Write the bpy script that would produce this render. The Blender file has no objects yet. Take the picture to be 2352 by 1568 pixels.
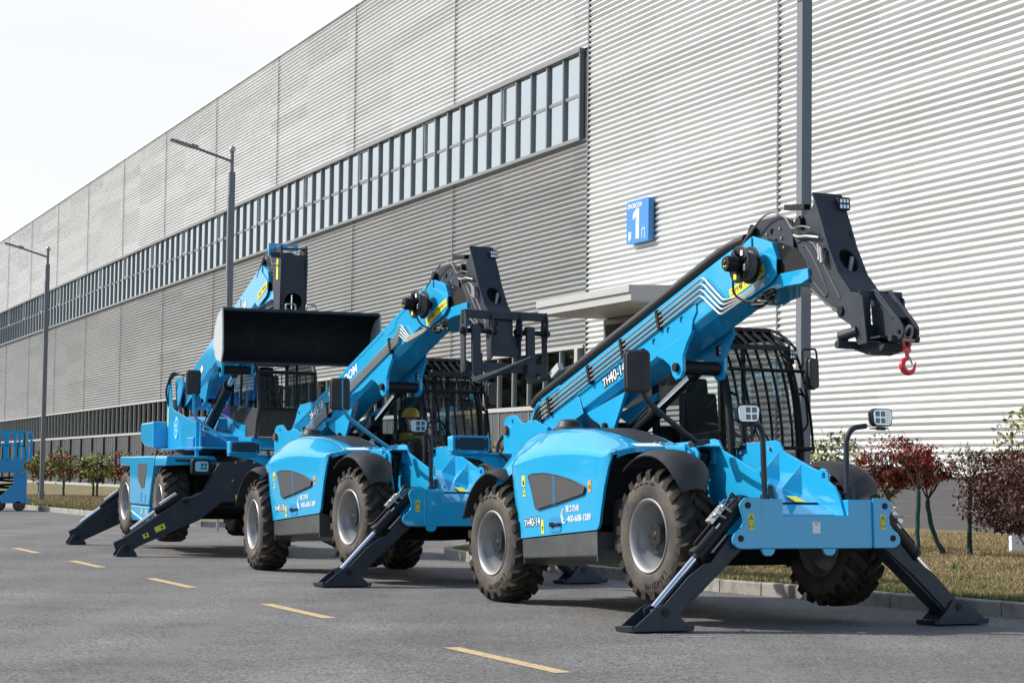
import bpy, bmesh, math, random
import numpy as np
from mathutils import Vector, Matrix, Euler
random.seed(7); RNG=np.random.default_rng(7)
SC=bpy.context.scene; COL=SC.collection
rad=math.radians
# ------------------------------------------------------------------ geometry collector
class G:
    def __init__(s): s.bm=bmesh.new()
    def poly3(s,pts):
        vs=[s.bm.verts.new(p) for p in pts]
        try: return s.bm.faces.new(vs)
        except ValueError: return None
    def box(s,c,d,M=None):
        hx,hy,hz=d[0]/2,d[1]/2,d[2]/2; v=[]
        for x in(-hx,hx):
            for y in(-hy,hy):
                for z in(-hz,hz):
                    p=Vector((x,y,z))
                    if M is not None: p=M@p
                    v.append(s.bm.verts.new(p+Vector(c)))
        for f in((0,1,3,2),(4,6,7,5),(0,4,5,1),(2,3,7,6),(0,2,6,4),(1,5,7,3)): s.bm.faces.new([v[i] for i in f])
        return s
    def bb(s,x0,x1,y0,y1,z0,z1): return s.box(((x0+x1)/2,(y0+y1)/2,(z0+z1)/2),(abs(x1-x0),abs(y1-y0),abs(z1-z0)))
    def prism(s,pts,ax,a,b,holes=()):
        def P(p,t):
            if ax=='y': return (p[0],t,p[1])
            if ax=='x': return (t,p[0],p[1])
            return (p[0],p[1],t)
        loops=[list(pts)]+[list(h) for h in holes]; T=[];
        for t in(a,b):
            L=[[s.bm.verts.new(P(p,t)) for p in l] for l in loops]; T.append(L)
            if not holes: s.bm.faces.new(L[0])
            else:
                es=[]
                for l in L:
                    for i in range(len(l)): es.append(s.bm.edges.new((l[i],l[(i+1)%len(l)])))
                bmesh.ops.triangle_fill(s.bm,use_beauty=True,edges=es)
        for la,lb in zip(*T):
            n=len(la)
            for i in range(n): s.bm.faces.new((la[i],la[(i+1)%n],lb[(i+1)%n],lb[i]))
        return s
    def tube(s,pts,r,n=10,caps=True,close=False):
        P=[Vector(p) for p in pts]; m=len(P); rs=r if isinstance(r,(list,tuple)) else [r]*m
        up=None; rings=[]
        for i in range(m):
            if close: d=(P[(i+1)%m]-P[i-1])
            else: d=(P[min(i+1,m-1)]-P[max(i-1,0)])
            if d.length<1e-9: d=Vector((0,0,1))
            d.normalize()
            if up is None:
                up=Vector((0,0,1)) if abs(d.z)<.9 else Vector((1,0,0))
            a=d.cross(up)
            if a.length<1e-6: a=d.orthogonal()
            a.normalize(); b=a.cross(d).normalized(); up=b
            k=1.0
            if 0<i<m-1:
                c=(P[i]-P[i-1]).normalized().dot((P[i+1]-P[i]).normalized()); k=1/max(.5,math.sqrt((1+c)/2))
            rings.append([s.bm.verts.new(P[i]+(a*math.cos(2*math.pi*j/n)+b*math.sin(2*math.pi*j/n))*rs[i]*(1 if k<1.01 else min(k,1.3))) for j in range(n)])
        for i in range(m if close else m-1):
            A,B=rings[i],rings[(i+1)%m]
            for j in range(n): s.bm.faces.new((A[j],A[(j+1)%n],B[(j+1)%n],B[j]))
        if caps and not close:
            s.bm.faces.new(rings[0][::-1]); s.bm.faces.new(rings[-1])
        return s
    def rod(s,p,q,r,n=14): return s.tube([p,q],r,n)
    def lathe(s,prof,o,ax='y',n=48,close=False):
        # prof: (radius, axial)
        rings=[]
        for r,t in prof:
            ring=[]
            for j in range(n):
                a=2*math.pi*j/n; c,d=r*math.cos(a),r*math.sin(a)
                p=(c,t,d) if ax=='y' else ((t,c,d) if ax=='x' else (c,d,t))
                ring.append(s.bm.verts.new((p[0]+o[0],p[1]+o[1],p[2]+o[2])))
            rings.append(ring)
        m=len(rings)
        for i in range(m if close else m-1):
            A,B=rings[i],rings[(i+1)%m]
            for j in range(n): s.bm.faces.new((A[j],A[(j+1)%n],B[(j+1)%n],B[j]))
        return s
    def beam(s,p,q,w,h,up=(0,0,1)):
        p=Vector(p);q=Vector(q);d=(q-p);L=d.length;d.normalize();a=d.cross(Vector(up)).normalized();b=a.cross(d)
        M=Matrix((d,a,b)).transposed(); return s.box((p+q)/2,(L,w,h),M)
    def xf(s,M): bmesh.ops.transform(s.bm,matrix=M,verts=s.bm.verts); return s
    def build(s,name,mat,parent=None,bevel=0,ang=32,seg=2,label=None,weld=False,solid=0):
        bm=s.bm
        if weld: bmesh.ops.remove_doubles(bm,verts=bm.verts,dist=1e-5)
        bmesh.ops.recalc_face_normals(bm,faces=bm.faces)
        ca=rad(ang)
        for f in bm.faces: f.smooth=True
        for e in bm.edges:
            if len(e.link_faces)==2:
                if e.calc_face_angle(0)>ca: e.smooth=False
            else: e.smooth=False
        me=bpy.data.meshes.new(name); bm.to_mesh(me); bm.free()
        for m in (mat if isinstance(mat,(list,tuple)) else [mat]): me.materials.append(m)
        o=bpy.data.objects.new(name,me); COL.objects.link(o)
        if parent: o.parent=parent
        if solid:
            m=o.modifiers.new('Solid','SOLIDIFY'); m.thickness=solid; m.offset=-1
        if bevel:
            m=o.modifiers.new('Bevel','BEVEL'); m.width=bevel; m.segments=seg; m.limit_method='ANGLE'; m.angle_limit=rad(35); m.harden_normals=True
        if label: o['label']=label
        return o
def raw(name,verts,faces,mat,parent=None,mi=None,smooth=False):
    me=bpy.data.meshes.new(name); verts=np.asarray(verts,dtype=np.float32); faces=np.asarray(faces,dtype=np.int32)
    k=faces.shape[1]; me.vertices.add(len(verts)); me.vertices.foreach_set('co',verts.ravel())
    me.loops.add(faces.size); me.loops.foreach_set('vertex_index',faces.ravel())
    me.polygons.add(len(faces)); me.polygons.foreach_set('loop_start',np.arange(0,faces.size,k,dtype=np.int32))
    for m in (mat if isinstance(mat,(list,tuple)) else [mat]): me.materials.append(m)
    if mi is not None: me.polygons.foreach_set('material_index',np.asarray(mi,dtype=np.int32))
    if smooth: me.polygons.foreach_set('use_smooth',np.ones(len(faces),dtype=bool))
    me.update(calc_edges=True); me.validate()
    o=bpy.data.objects.new(name,me); COL.objects.link(o)
    if parent: o.parent=parent
    return o
def split_loose(o,name):
    bm=bmesh.new(); bm.from_mesh(o.data); bm.verts.ensure_lookup_table(); seen=set(); comps=[]
    for v in bm.verts:
        if v.index in seen: continue
        st=[v]; seen.add(v.index); c=[]
        while st:
            a=st.pop(); c.append(a.index)
            for e in a.link_edges:
                b=e.other_vert(a)
                if b.index not in seen: seen.add(b.index); st.append(b)
        comps.append(c)
    bm.free(); out=[]
    if len(comps)<2: o.name=name; return [o]
    for c in comps:
        me=o.data.copy(); b=bmesh.new(); b.from_mesh(me); b.verts.ensure_lookup_table(); k=set(c)
        bmesh.ops.delete(b,geom=[v for v in b.verts if v.index not in k],context='VERTS'); b.to_mesh(me); b.free()
        n=o.copy(); n.data=me; n.name=name; COL.objects.link(n); out.append(n)
    bpy.data.objects.remove(o); return out
def tag(o,label,cat,group=None):
    o['label']=label; o['category']=cat
    if group: o['group']=group
    return o
def struct(o): o['kind']='structure'; return o
def empty(name,loc=(0,0,0),M=None):
    o=bpy.data.objects.new(name,None); COL.objects.link(o); o.empty_display_size=.3
    o.matrix_world=M if M is not None else Matrix.Translation(loc); return o
_tm={}
def text(name,s,size,mat,parent,loc,xd,yd,ext=.001,off=0,sx=1,shear=0,align='LEFT'):
    cu=bpy.data.curves.new('t','FONT'); cu.body=s; cu.size=size; cu.extrude=ext; cu.offset=off; cu.shear=shear; cu.align_x=align; cu.resolution_u=3
    o=bpy.data.objects.new('t',cu); COL.objects.link(o); bpy.context.view_layer.update()
    dg=bpy.context.evaluated_depsgraph_get(); me=bpy.data.meshes.new_from_object(o.evaluated_get(dg)); bpy.data.objects.remove(o)
    xd=Vector(xd).normalized(); yd=Vector(yd).normalized(); n=xd.cross(yd)
    M=Matrix.Translation(loc)@Matrix((xd*sx,yd,n)).transposed().to_4x4(); me.transform(M)
    me.materials.clear(); me.materials.append(mat); me.name=name
    r=bpy.data.objects.new(name,me); COL.objects.link(r)
    if parent: r.parent=parent
    return r
def circ(cx,cy,r,n=16,ry=None):
    ry=ry or r; return [(cx+r*math.cos(2*math.pi*i/n),cy+ry*math.sin(2*math.pi*i/n)) for i in range(n)]
def arcp(cx,cy,r,a0,a1,n=8): return [(cx+r*math.cos(rad(a0+(a1-a0)*i/n)),cy+r*math.sin(rad(a0+(a1-a0)*i/n))) for i in range(n+1)]
def rrect(x0,x1,y0,y1,r,n=4):
    return arcp(x1-r,y1-r,r,0,90,n)+arcp(x0+r,y1-r,r,90,180,n)+arcp(x0+r,y0+r,r,180,270,n)+arcp(x1-r,y0+r,r,270,360,n)
def rpath(pts,r,n=4):
    # polyline with rounded corners
    P=[Vector(p) for p in pts]; out=[P[0]]
    for i in range(1,len(P)-1):
        a=(P[i-1]-P[i]); b=(P[i+1]-P[i]); d=min(r,a.length*.45,b.length*.45); A=P[i]+a.normalized()*d; B=P[i]+b.normalized()*d
        for k in range(n+1):
            t=k/n; out.append(A*(1-t)**2+P[i]*2*t*(1-t)+B*t*t)
    out.append(P[-1]); return out
# ------------------------------------------------------------------ materials
def mat(name,col,rough=.5,metal=0,coat=0,spec=.5,noise=None,bump=None,rvar=0,dust=False):
    """noise=(scale, col2, lo, hi) mixes col2; bump=(scale,strength,dist)"""
    m=bpy.data.materials.new(name); m.use_nodes=True; N=m.node_tree.nodes; K=m.node_tree.links; b=N['Principled BSDF']
    b.inputs['Base Color'].default_value=(*col,1); b.inputs['Roughness'].default_value=rough; b.inputs['Metallic'].default_value=metal
    b.inputs['Coat Weight'].default_value=coat; b.inputs['Coat Roughness'].default_value=.04; b.inputs['Specular IOR Level'].default_value=spec
    if noise or bump or rvar: tc=N.new('ShaderNodeTexCoord')
    if noise:
        nt=N.new('ShaderNodeTexNoise'); nt.inputs['Scale'].default_value=noise[0]; nt.inputs['Detail'].default_value=8; nt.inputs['Roughness'].default_value=.65
        K.new(tc.outputs['Object'],nt.inputs['Vector']); mr=N.new('ShaderNodeMapRange'); mr.inputs[1].default_value=noise[2]; mr.inputs[2].default_value=noise[3]
        K.new(nt.outputs['Fac'],mr.inputs[0]); mx=N.new('ShaderNodeMix'); mx.data_type='RGBA'
        mx.inputs[6].default_value=(*col,1); mx.inputs[7].default_value=(*noise[1],1); K.new(mr.outputs[0],mx.inputs[0]); K.new(mx.outputs[2],b.inputs['Base Color'])
    if dust:  # fine road dust and scuffs in patches
        n4=N.new('ShaderNodeTexNoise'); n4.inputs['Scale'].default_value=5; n4.inputs['Detail'].default_value=10; n4.inputs['Roughness'].default_value=.75; K.new(tc.outputs['Object'],n4.inputs['Vector'])
        r4=N.new('ShaderNodeMapRange'); r4.inputs[1].default_value=.56; r4.inputs[2].default_value=.8; r4.inputs[4].default_value=.22; K.new(n4.outputs['Fac'],r4.inputs[0])
        m4=N.new('ShaderNodeMix'); m4.data_type='RGBA'; m4.inputs[7].default_value=(.22,.24,.24,1); K.new(r4.outputs[0],m4.inputs[0]); K.new(mx.outputs[2],m4.inputs[6]); K.new(m4.outputs[2],b.inputs['Base Color'])
    if rvar:
        n2=N.new('ShaderNodeTexNoise'); n2.inputs['Scale'].default_value=3; n2.inputs['Detail'].default_value=6; K.new(tc.outputs['Object'],n2.inputs['Vector'])
        r2=N.new('ShaderNodeMapRange'); r2.inputs[1].default_value=.3; r2.inputs[2].default_value=.7; r2.inputs[3].default_value=rough; r2.inputs[4].default_value=rough+rvar
        K.new(n2.outputs['Fac'],r2.inputs[0]); K.new(r2.outputs[0],b.inputs['Roughness'])
    if bump:
        n3=N.new('ShaderNodeTexNoise'); n3.inputs['Scale'].default_value=bump[0]; n3.inputs['Detail'].default_value=6; K.new(tc.outputs['Object'],n3.inputs['Vector'])
        bp=N.new('ShaderNodeBump'); bp.inputs['Strength'].default_value=bump[1]; bp.inputs['Distance'].default_value=bump[2]
        K.new(n3.outputs['Fac'],bp.inputs['Height']); K.new(bp.outputs[0],b.inputs['Normal'])
    return m
BLUE=mat('blue_paint',(.014,.35,.63),.36,coat=1,spec=.1,noise=(2.6,(.024,.36,.61),.48,.75),rvar=.08,dust=True)
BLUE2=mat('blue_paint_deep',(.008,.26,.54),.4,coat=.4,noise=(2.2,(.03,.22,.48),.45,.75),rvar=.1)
DARK=mat('dark_grey_paint',(.022,.029,.041),.45,coat=.05,spec=.35,noise=(5,(.040,.046,.055),.5,.8),rvar=.15)
BLACK=mat('black_metal',(.006,.007,.009),.45,spec=.3,coat=.05,rvar=.2)
PLAST=mat('black_plastic',(.024,.024,.025),.55,noise=(6,(.045,.045,.045),.5,.8),bump=(120,.15,.002))
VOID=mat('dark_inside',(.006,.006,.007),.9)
RUB=mat('tyre_rubber',(.046,.043,.039),.65,spec=.3,noise=(2.5,(.135,.108,.082),.4,.72),bump=(60,.3,.004))
TREAD=mat('dusty_tread',(.022,.020,.018),.85,spec=.2,noise=(6,(.085,.062,.043),.47,.72),bump=(60,.4,.004))
RIM=mat('silver_rim',(.31,.31,.31),.35,metal=.35,noise=(3,(.32,.31,.30),.45,.8),rvar=.15)
CHROME=mat('chrome',(.8,.8,.8),.12,metal=1)
STEEL=mat('steel_tube',(.37,.355,.32),.35,metal=.5,rvar=.15)
HOSE=mat('hose_rubber',(.014,.014,.015),.45)
YEL=mat('yellow_sticker',(.72,.66,.05),.5)
WHITE=mat('white_print',(.8,.8,.8),.5)
BLKP=mat('black_print',(.01,.01,.01),.5)
LBLUE=mat('pale_blue_print',(.3,.6,.85),.5)
RED=mat('red_hook_paint',(.62,.010,.018),.3,coat=.5)
REDP=mat('red_paint',(.6,.03,.02),.4)
LENS=mat('lamp_reflector',(.62,.62,.64),.18,metal=.7)
LED=mat('led_cell',(.10,.10,.11),.1,metal=.4)
SILL=mat('sill_metal',(.12,.13,.135),.28,metal=.6,noise=(3,(.17,.17,.17),.4,.7),rvar=.12)
SKIN=mat('skin',(.42,.24,.16),.5); CLOTH=mat('navy_cloth',(.02,.025,.05),.85); VEST=mat('olive_vest',(.30,.30,.03),.8)
HELM=mat('yellow_helmet',(.75,.45,.02),.3,coat=.4); SEAT=mat('seat_cloth',(.03,.03,.03),.8)
ORNG=mat('orange_sticker',(.75,.33,.03),.5); GRN=mat('green_sign',(.02,.35,.15),.5)
def glass_mat(name,tint,ior=1.5,refl=1.0):
    m=bpy.data.materials.new(name); m.use_nodes=True; N=m.node_tree.nodes; K=m.node_tree.links; N.clear()
    o=N.new('ShaderNodeOutputMaterial'); t=N.new('ShaderNodeBsdfTransparent'); t.inputs[0].default_value=(*tint,1)
    g=N.new('ShaderNodeBsdfGlossy'); g.inputs['Roughness'].default_value=.02; f=N.new('ShaderNodeFresnel'); f.inputs[0].default_value=ior
    mu=N.new('ShaderNodeMath'); mu.operation='MULTIPLY'; mu.inputs[1].default_value=refl; mu.use_clamp=True
    x=N.new('ShaderNodeMixShader'); K.new(f.outputs[0],mu.inputs[0]); K.new(mu.outputs[0],x.inputs[0]); K.new(t.outputs[0],x.inputs[1]); K.new(g.outputs[0],x.inputs[2]); K.new(x.outputs[0],o.inputs[0]); return m
GLASS=glass_mat('cab_glass',(.80,.85,.84),1.45,.8)
def mesh_grille():
    m=mat('grille_mesh',(.02,.02,.022),.5); N=m.node_tree.nodes; K=m.node_tree.links; b=N['Principled BSDF']
    tc=N.new('ShaderNodeTexCoord'); v=N.new('ShaderNodeTexVoronoi'); v.inputs['Scale'].default_value=95; v.inputs['Randomness'].default_value=0
    r=N.new('ShaderNodeMapRange'); r.inputs[1].default_value=.3; r.inputs[2].default_value=.42; K.new(tc.outputs['Object'],v.inputs['Vector']); K.new(v.outputs['Distance'],r.inputs[0])
    mx=N.new('ShaderNodeMix'); mx.data_type='RGBA'; mx.inputs[6].default_value=(.004,.004,.005,1); mx.inputs[7].default_value=(.07,.07,.072,1); K.new(r.outputs[0],mx.inputs[0]); K.new(mx.outputs[2],b.inputs['Base Color']); return m
GRILLE=mesh_grille()
# ------------------------------------------------------------------ camera (measured: 73 mm, 3.65 deg up, 0.75 deg roll)
FPX=4800.0
cam=bpy.data.cameras.new('camera'); cam.lens=FPX/2352*36; cam.sensor_width=36; cam.clip_end=2000; cam.clip_start=.1
co=bpy.data.objects.new('camera',cam); COL.objects.link(co); SC.camera=co
co.matrix_world=Matrix.Translation((0,0,1.35))@(Matrix.Rotation(math.pi/2+math.atan(306/FPX),4,'X')@Matrix.Rotation(.013,4,'Z'))
# ------------------------------------------------------------------ light
SUN_EL=36.0; SUN_AZ=170.0   # direction towards the sun: west (-x), a little south
w=bpy.data.worlds.new('World'); SC.world=w; w.use_nodes=True; N=w.node_tree.nodes; K=w.node_tree.links
bg=N['Background']; sky=N.new('ShaderNodeTexSky'); sky.sky_type='NISHITA'; sky.sun_disc=False; sky.sun_elevation=rad(SUN_EL); sky.sun_rotation=rad(90-SUN_AZ); sky.dust_density=.8; sky.air_density=1.0
tc=N.new('ShaderNodeTexCoord'); nt=N.new('ShaderNodeTexNoise'); nt.inputs['Scale'].default_value=2.4; nt.inputs['Detail'].default_value=7; nt.inputs['Roughness'].default_value=.55
mp=N.new('ShaderNodeMapping'); mp.inputs['Scale'].default_value=(1,1,3); K.new(tc.outputs['Generated'],mp.inputs[0]); K.new(mp.outputs[0],nt.inputs['Vector'])
mr=N.new('ShaderNodeMapRange'); mr.inputs[1].default_value=.35; mr.inputs[2].default_value=.6; mr.inputs[3].default_value=.72; mr.inputs[4].default_value=1.0; K.new(nt.outputs['Fac'],mr.inputs[0])
mx=N.new('ShaderNodeMix'); mx.data_type='RGBA'; mx.inputs[7].default_value=(8.1,8.12,8.2,1)
# thin bright haze low in the sky towards the factory, thinning out overhead and behind the viewer
sx=N.new('ShaderNodeSeparateXYZ'); K.new(tc.outputs['Generated'],sx.inputs[0])
hz=N.new('ShaderNodeMapRange'); hz.interpolation_type='SMOOTHSTEP'; hz.inputs[1].default_value=.48; hz.inputs[2].default_value=.85; hz.inputs[3].default_value=1; hz.inputs[4].default_value=.05; K.new(sx.outputs[2],hz.inputs[0])
hy=N.new('ShaderNodeMapRange'); hy.interpolation_type='SMOOTHSTEP'; hy.inputs[1].default_value=-.6; hy.inputs[2].default_value=.35; hy.inputs[3].default_value=.08; hy.inputs[4].default_value=1; K.new(sx.outputs[1],hy.inputs[0])
m1_=N.new('ShaderNodeMath'); m1_.operation='MULTIPLY'; K.new(hz.outputs[0],m1_.inputs[0]); K.new(hy.outputs[0],m1_.inputs[1]); m2_=N.new('ShaderNodeMath'); m2_.operation='MULTIPLY'; K.new(m1_.outputs[0],m2_.inputs[0]); K.new(mr.outputs[0],m2_.inputs[1]); K.new(m2_.outputs[0],mx.inputs[0]); nb=N.new('ShaderNodeVectorMath'); nb.operation='SCALE'; nb.inputs[3].default_value=1.7; K.new(sky.outputs[0],nb.inputs[0]); K.new(nb.outputs[0],mx.inputs[6]); 
# aureole of the haze round the sun
vm=N.new('ShaderNodeVectorMath'); vm.operation='DOT_PRODUCT'; K.new(tc.outputs['Generated'],vm.inputs[0]); e_,a_=rad(SUN_EL),rad(SUN_AZ); vm.inputs[1].default_value=(math.cos(e_)*math.cos(a_),math.cos(e_)*math.sin(a_),math.sin(e_))
pw=N.new('ShaderNodeMath'); pw.operation='POWER'; mxx=N.new('ShaderNodeMath'); mxx.operation='MAXIMUM'; mxx.inputs[1].default_value=0; K.new(vm.outputs['Value'],mxx.inputs[0]); K.new(mxx.outputs[0],pw.inputs[0]); pw.inputs[1].default_value=26
sc_=N.new('ShaderNodeMix'); sc_.data_type='RGBA'; sc_.blend_type='ADD'; sc_.clamp_factor=False; au=N.new('ShaderNodeVectorMath'); au.operation='SCALE'; au.inputs[0].default_value=(26,25,23); K.new(pw.outputs[0],au.inputs[3]); ad=N.new('ShaderNodeVectorMath'); ad.operation='ADD'; K.new(mx.outputs[2],ad.inputs[0]); K.new(au.outputs[0],ad.inputs[1]); K.new(ad.outputs[0],bg.inputs[0]); bg.inputs[1].default_value=.1
sl=bpy.data.lights.new('sun','SUN'); sl.energy=4.3; sl.angle=rad(.55); sl.color=(1,.955,.89); so=bpy.data.objects.new('sun',sl); COL.objects.link(so)
el,az=rad(SUN_EL),rad(SUN_AZ); sd=Vector((math.cos(el)*math.cos(az),math.cos(el)*math.sin(az),math.sin(el))); so.rotation_euler=sd.to_track_quat('Z','Y').to_euler(); so.location=(-20,0,30)
SC.view_settings.view_transform='Standard'; SC.view_settings.look='None'; SC.view_settings.exposure=.28; SC.view_settings.gamma=1
SC.render.engine='CYCLES'; SC.cycles.max_bounces=8; SC.cycles.transparent_max_bounces=16
# ------------------------------------------------------------------ wheels
def make_wheel(root,x,y,z,side,R=.625,W=.40,rr=.325,steer=0,nlug=21,seed=0,letters=False):
    """side=-1: outer face towards -y"""
    M=Matrix.Translation((x,y,z))@Matrix.Rotation(steer,4,'Z')@(Matrix.Identity(4) if side<0 else Matrix.Rotation(math.pi,4,'Z'))
    h=W/2; k=R/.625
    g=G(); pr=[(rr,-h+.035),(rr+.02,-h+.012),(rr+.06*k,-h-.006),(rr+.13*k,-h-.010),(R-.115*k,-h+.0),(R-.075*k,-h+.02),(R-.05*k,-h+.06),(R-.042*k,0),(R-.05*k,h-.06),(R-.075*k,h-.02),(R-.115*k,h),(rr+.1,h+.01),(rr+.02,h-.012),(rr,h-.035)]
    g.lathe(pr,(0,0,0),'y',64,close=True); g.xf(M)
    t=g.build('tyre',RUB,root,ang=50); 
    g=G(); rnd=random.Random(seed); a00=rnd.random()
    for s in(-1,1):
        for i in range(nlug):
            a0=2*math.pi*(i+(0 if s<0 else .5)+a00)/nlug; secs=[]
            for j in range(7):
                q=j/6; ww=s*(h*1.0*(1-q)-.015*q); rt=R-.012*(1-q)**2-(.004 if j==0 else 0); rb=R-.075*k+(-.05*k if j==0 else 0)
                an=a0+.30*q**1.25; hw=(.088-.030*q)/1.0; ht=hw*.72
                if j==0: rt-=.018
                secs.append([(rb,an-hw,ww),(rt,an-ht,ww),(rt,an+ht,ww),(rb,an+hw,ww)])
            # shoulder flank running down the side wall
            secs.insert(0,[(R-.135*k,a0-.075,s*(h-.002)),(R-.06*k,a0-.072,s*(h+.002)),(R-.06*k,a0+.072,s*(h+.002)),(R-.135*k,a0+.075,s*(h-.002))])
            V=[[g.bm.verts.new((r*math.cos(a),wv,r*math.sin(a))) for r,a,wv in sc] for sc in secs]
            for A,B in zip(V,V[1:]):
                for j in range(4): g.bm.faces.new((A[j],A[(j+1)%4],B[(j+1)%4],B[j]))
            g.bm.faces.new(V[0]); g.bm.faces.new(V[-1])
    g.xf(M); g.build('tread_lugs',TREAD,t,ang=40)
    # rim: lipped dish
    g=G(); d=.30*W/.4
    pr=[(rr+.012,-h+.02),(rr+.022,-h+.006),(rr+.012,-h-.004),(rr-.004,-h+.004),(rr-.02,-h+.03),(rr-.03,-h+.06),(rr-.032,-h+.10),(rr-.055,-h+.125),(rr-.06,-h+d-.03),(rr-.085,-h+d),(.16,-h+d+.005),(.0,-h+d+.005)]
    g.lathe(pr,(0,0,0),'y',64)
    pr=[(rr+.012,h-.02),(rr,h),(rr-.04,h-.06),(rr-.05,h-.09),(.0,h-.09)]; g.lathe(pr,(0,0,0),'y',48)
    g.xf(M); r=g.build('rim',RIM,root,ang=45)
    g=G(); hd=-h+.07*W/.4
    g.lathe([(.0,hd),(.108,hd),(.118,hd+.012),(.118,hd+.13),(.155,hd+.14),(.155,-h+d+.005)],(0,0,0),'y',40); 
    for i in range(8):
        a=2*math.pi*i/8+.2; c,s_=math.cos(a),math.sin(a)
        g.lathe([(.0,-h+d-.05),(.016,-h+d-.05),(.016,-h+d)],(c*.185,0,s_*.185),'y',6)
    for i in range(6):
        a=2*math.pi*i/6; g.lathe([(.0,hd-.006),(.009,hd-.006),(.009,hd)],(.092*math.cos(a),0,.092*math.sin(a)),'y',6)
    g.lathe([(.0,hd-.004),(.03,hd-.004),(.036,hd)],(0,0,0),'y',20)
    g.xf(M); g.build('hub',BLACK,r,ang=40)
    g=G(); g.lathe([(0,0),(.012,0),(.012,.03)],(0,0,0),'y',8); g.box((0,.02,0),(.05,.03,.012)); g.xf(M@Matrix.Translation((-rr*.62,-h+.2,-rr*.45))); g.build('valve_stem',STEEL,r)
    if letters:
        def arc(s_,R0,ac,size,step):
            n=len(s_)
            for i,ch in enumerate(s_):
                if ch==' ': continue
                a=rad(ac)-(i-(n-1)/2)*step; rd=Vector((math.cos(a),0,math.sin(a))); tg=Vector((math.sin(a),0,-math.cos(a)))
                p=rd*R0+Vector((0,-h-.012,0)); o=text('side_lettering',ch,size,BLKP,t,(0,0,0),tg,rd,.002,0,1,0,'CENTER')
                o.data.transform(M@Matrix.Translation(p))
        arc('400/80-24 IND',.475,95,.036,.06); arc('LANGDIN',.44,-70,.075,.13)
    return t
# ------------------------------------------------------------------ lamp heads
def head_lamp(root,c,yaw=0,w=.235,h=.165,d=.09,mats=None):
    """rounded work lamp facing +x local"""
    M=Matrix.Translation(c)@Matrix.Rotation(yaw,4,'Z')
    sh=rrect(-w/2,w/2,-h/2,h/2,.045,5); sh=[(y*(1 if z>-h*.2 else .93),z) for y,z in sh]
    g=G(); g.prism(sh,'x',-d*.6,0); g.prism([(y*.85,z*.85) for y,z in sh],'x',-d,-d*.6)
    for i in range(5): g.box((-d*.5,-w/2-.003,(i-2)*h/7),(d*.5,.008,.008)); g.box((-d*.5,w/2+.003,(i-2)*h/7),(d*.5,.008,.008))
    g.box((-.03,0,-h/2-.02),(.03,.09,.03)); g.xf(M); o=g.build('lamp_housing',BLACK,root,bevel=.006)
    g=G(); g.prism([(y*.90,z*.88) for y,z in sh],'x',0,.004); g.xf(M); L=g.build('reflector',LENS,o,bevel=.002)
    g=G()
    s=-1 if c[1]<0 else 1
    for a in(0,1):
        for b in(0,1): g.box((.006,-s*(-.005)+(-s)*(a*.062-.0)-0,(b-.5)*.064),(.006,.046,.048))
    g.xf(M); g.build('led_cells',LED,o,bevel=.006)
    g=G()
    for i in range(5):
        for j in range(2): g.lathe([(0,.008),(.009,.004)],(.0,0,0),'x',8); 
    g.bm.free(); g=G()
    for i in range(5):
        for j in range(2): g.lathe([(.009,.002),(.007,.009),(0,.010)],(0,s*(.05+j*.026),(i-2)*.024),'x',8)
    g.xf(M); g.build('small_leds',WHITE,o); return o
def work_lamp(root,c,yaw,s=.1,par=None):
    M=Matrix.Translation(c)@Matrix.Rotation(yaw,4,'Z'); g=G(); g.prism(rrect(-s/2,s/2,-s/2,s/2,.012),'x',-.05,0); g.box((-.02,0,-s/2-.02),(.02,.03,.05)); g.xf(M); o=g.build('work_lamp',BLACK,root,bevel=.003)
    g=G()
    for a in(-1,0,1):
        for b in(-.5,.5): g.box((.002,a*s*.28,b*s*.42),(.004,s*.2,s*.3))
    g.xf(M); g.build('lens',LENS,o,bevel=.004); return o
def mirror(root,c,w=.25,h=.4,tilt=0,par=None):
    M=Matrix.Translation(c)@Matrix.Rotation(tilt,4,'Z'); g=G(); g.prism(rrect(-w/2,w/2,-h/2,h/2,.05,6),'x',-.03,.0); g.prism([(y*.88,z*.93) for y,z in rrect(-w/2,w/2,-h/2,h/2,.05,6)],'x',0,.045); g.xf(M)
    o=g.build('mirror_housing',PLAST,root,bevel=.018,seg=3)
    g=G(); g.prism(rrect(-w/2+.015,w/2-.015,-h/2+.015,h/2-.015,.04,5),'x',-.034,-.0301); g.xf(M); g.build('mirror_glass',CHROME,o); return o
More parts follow.
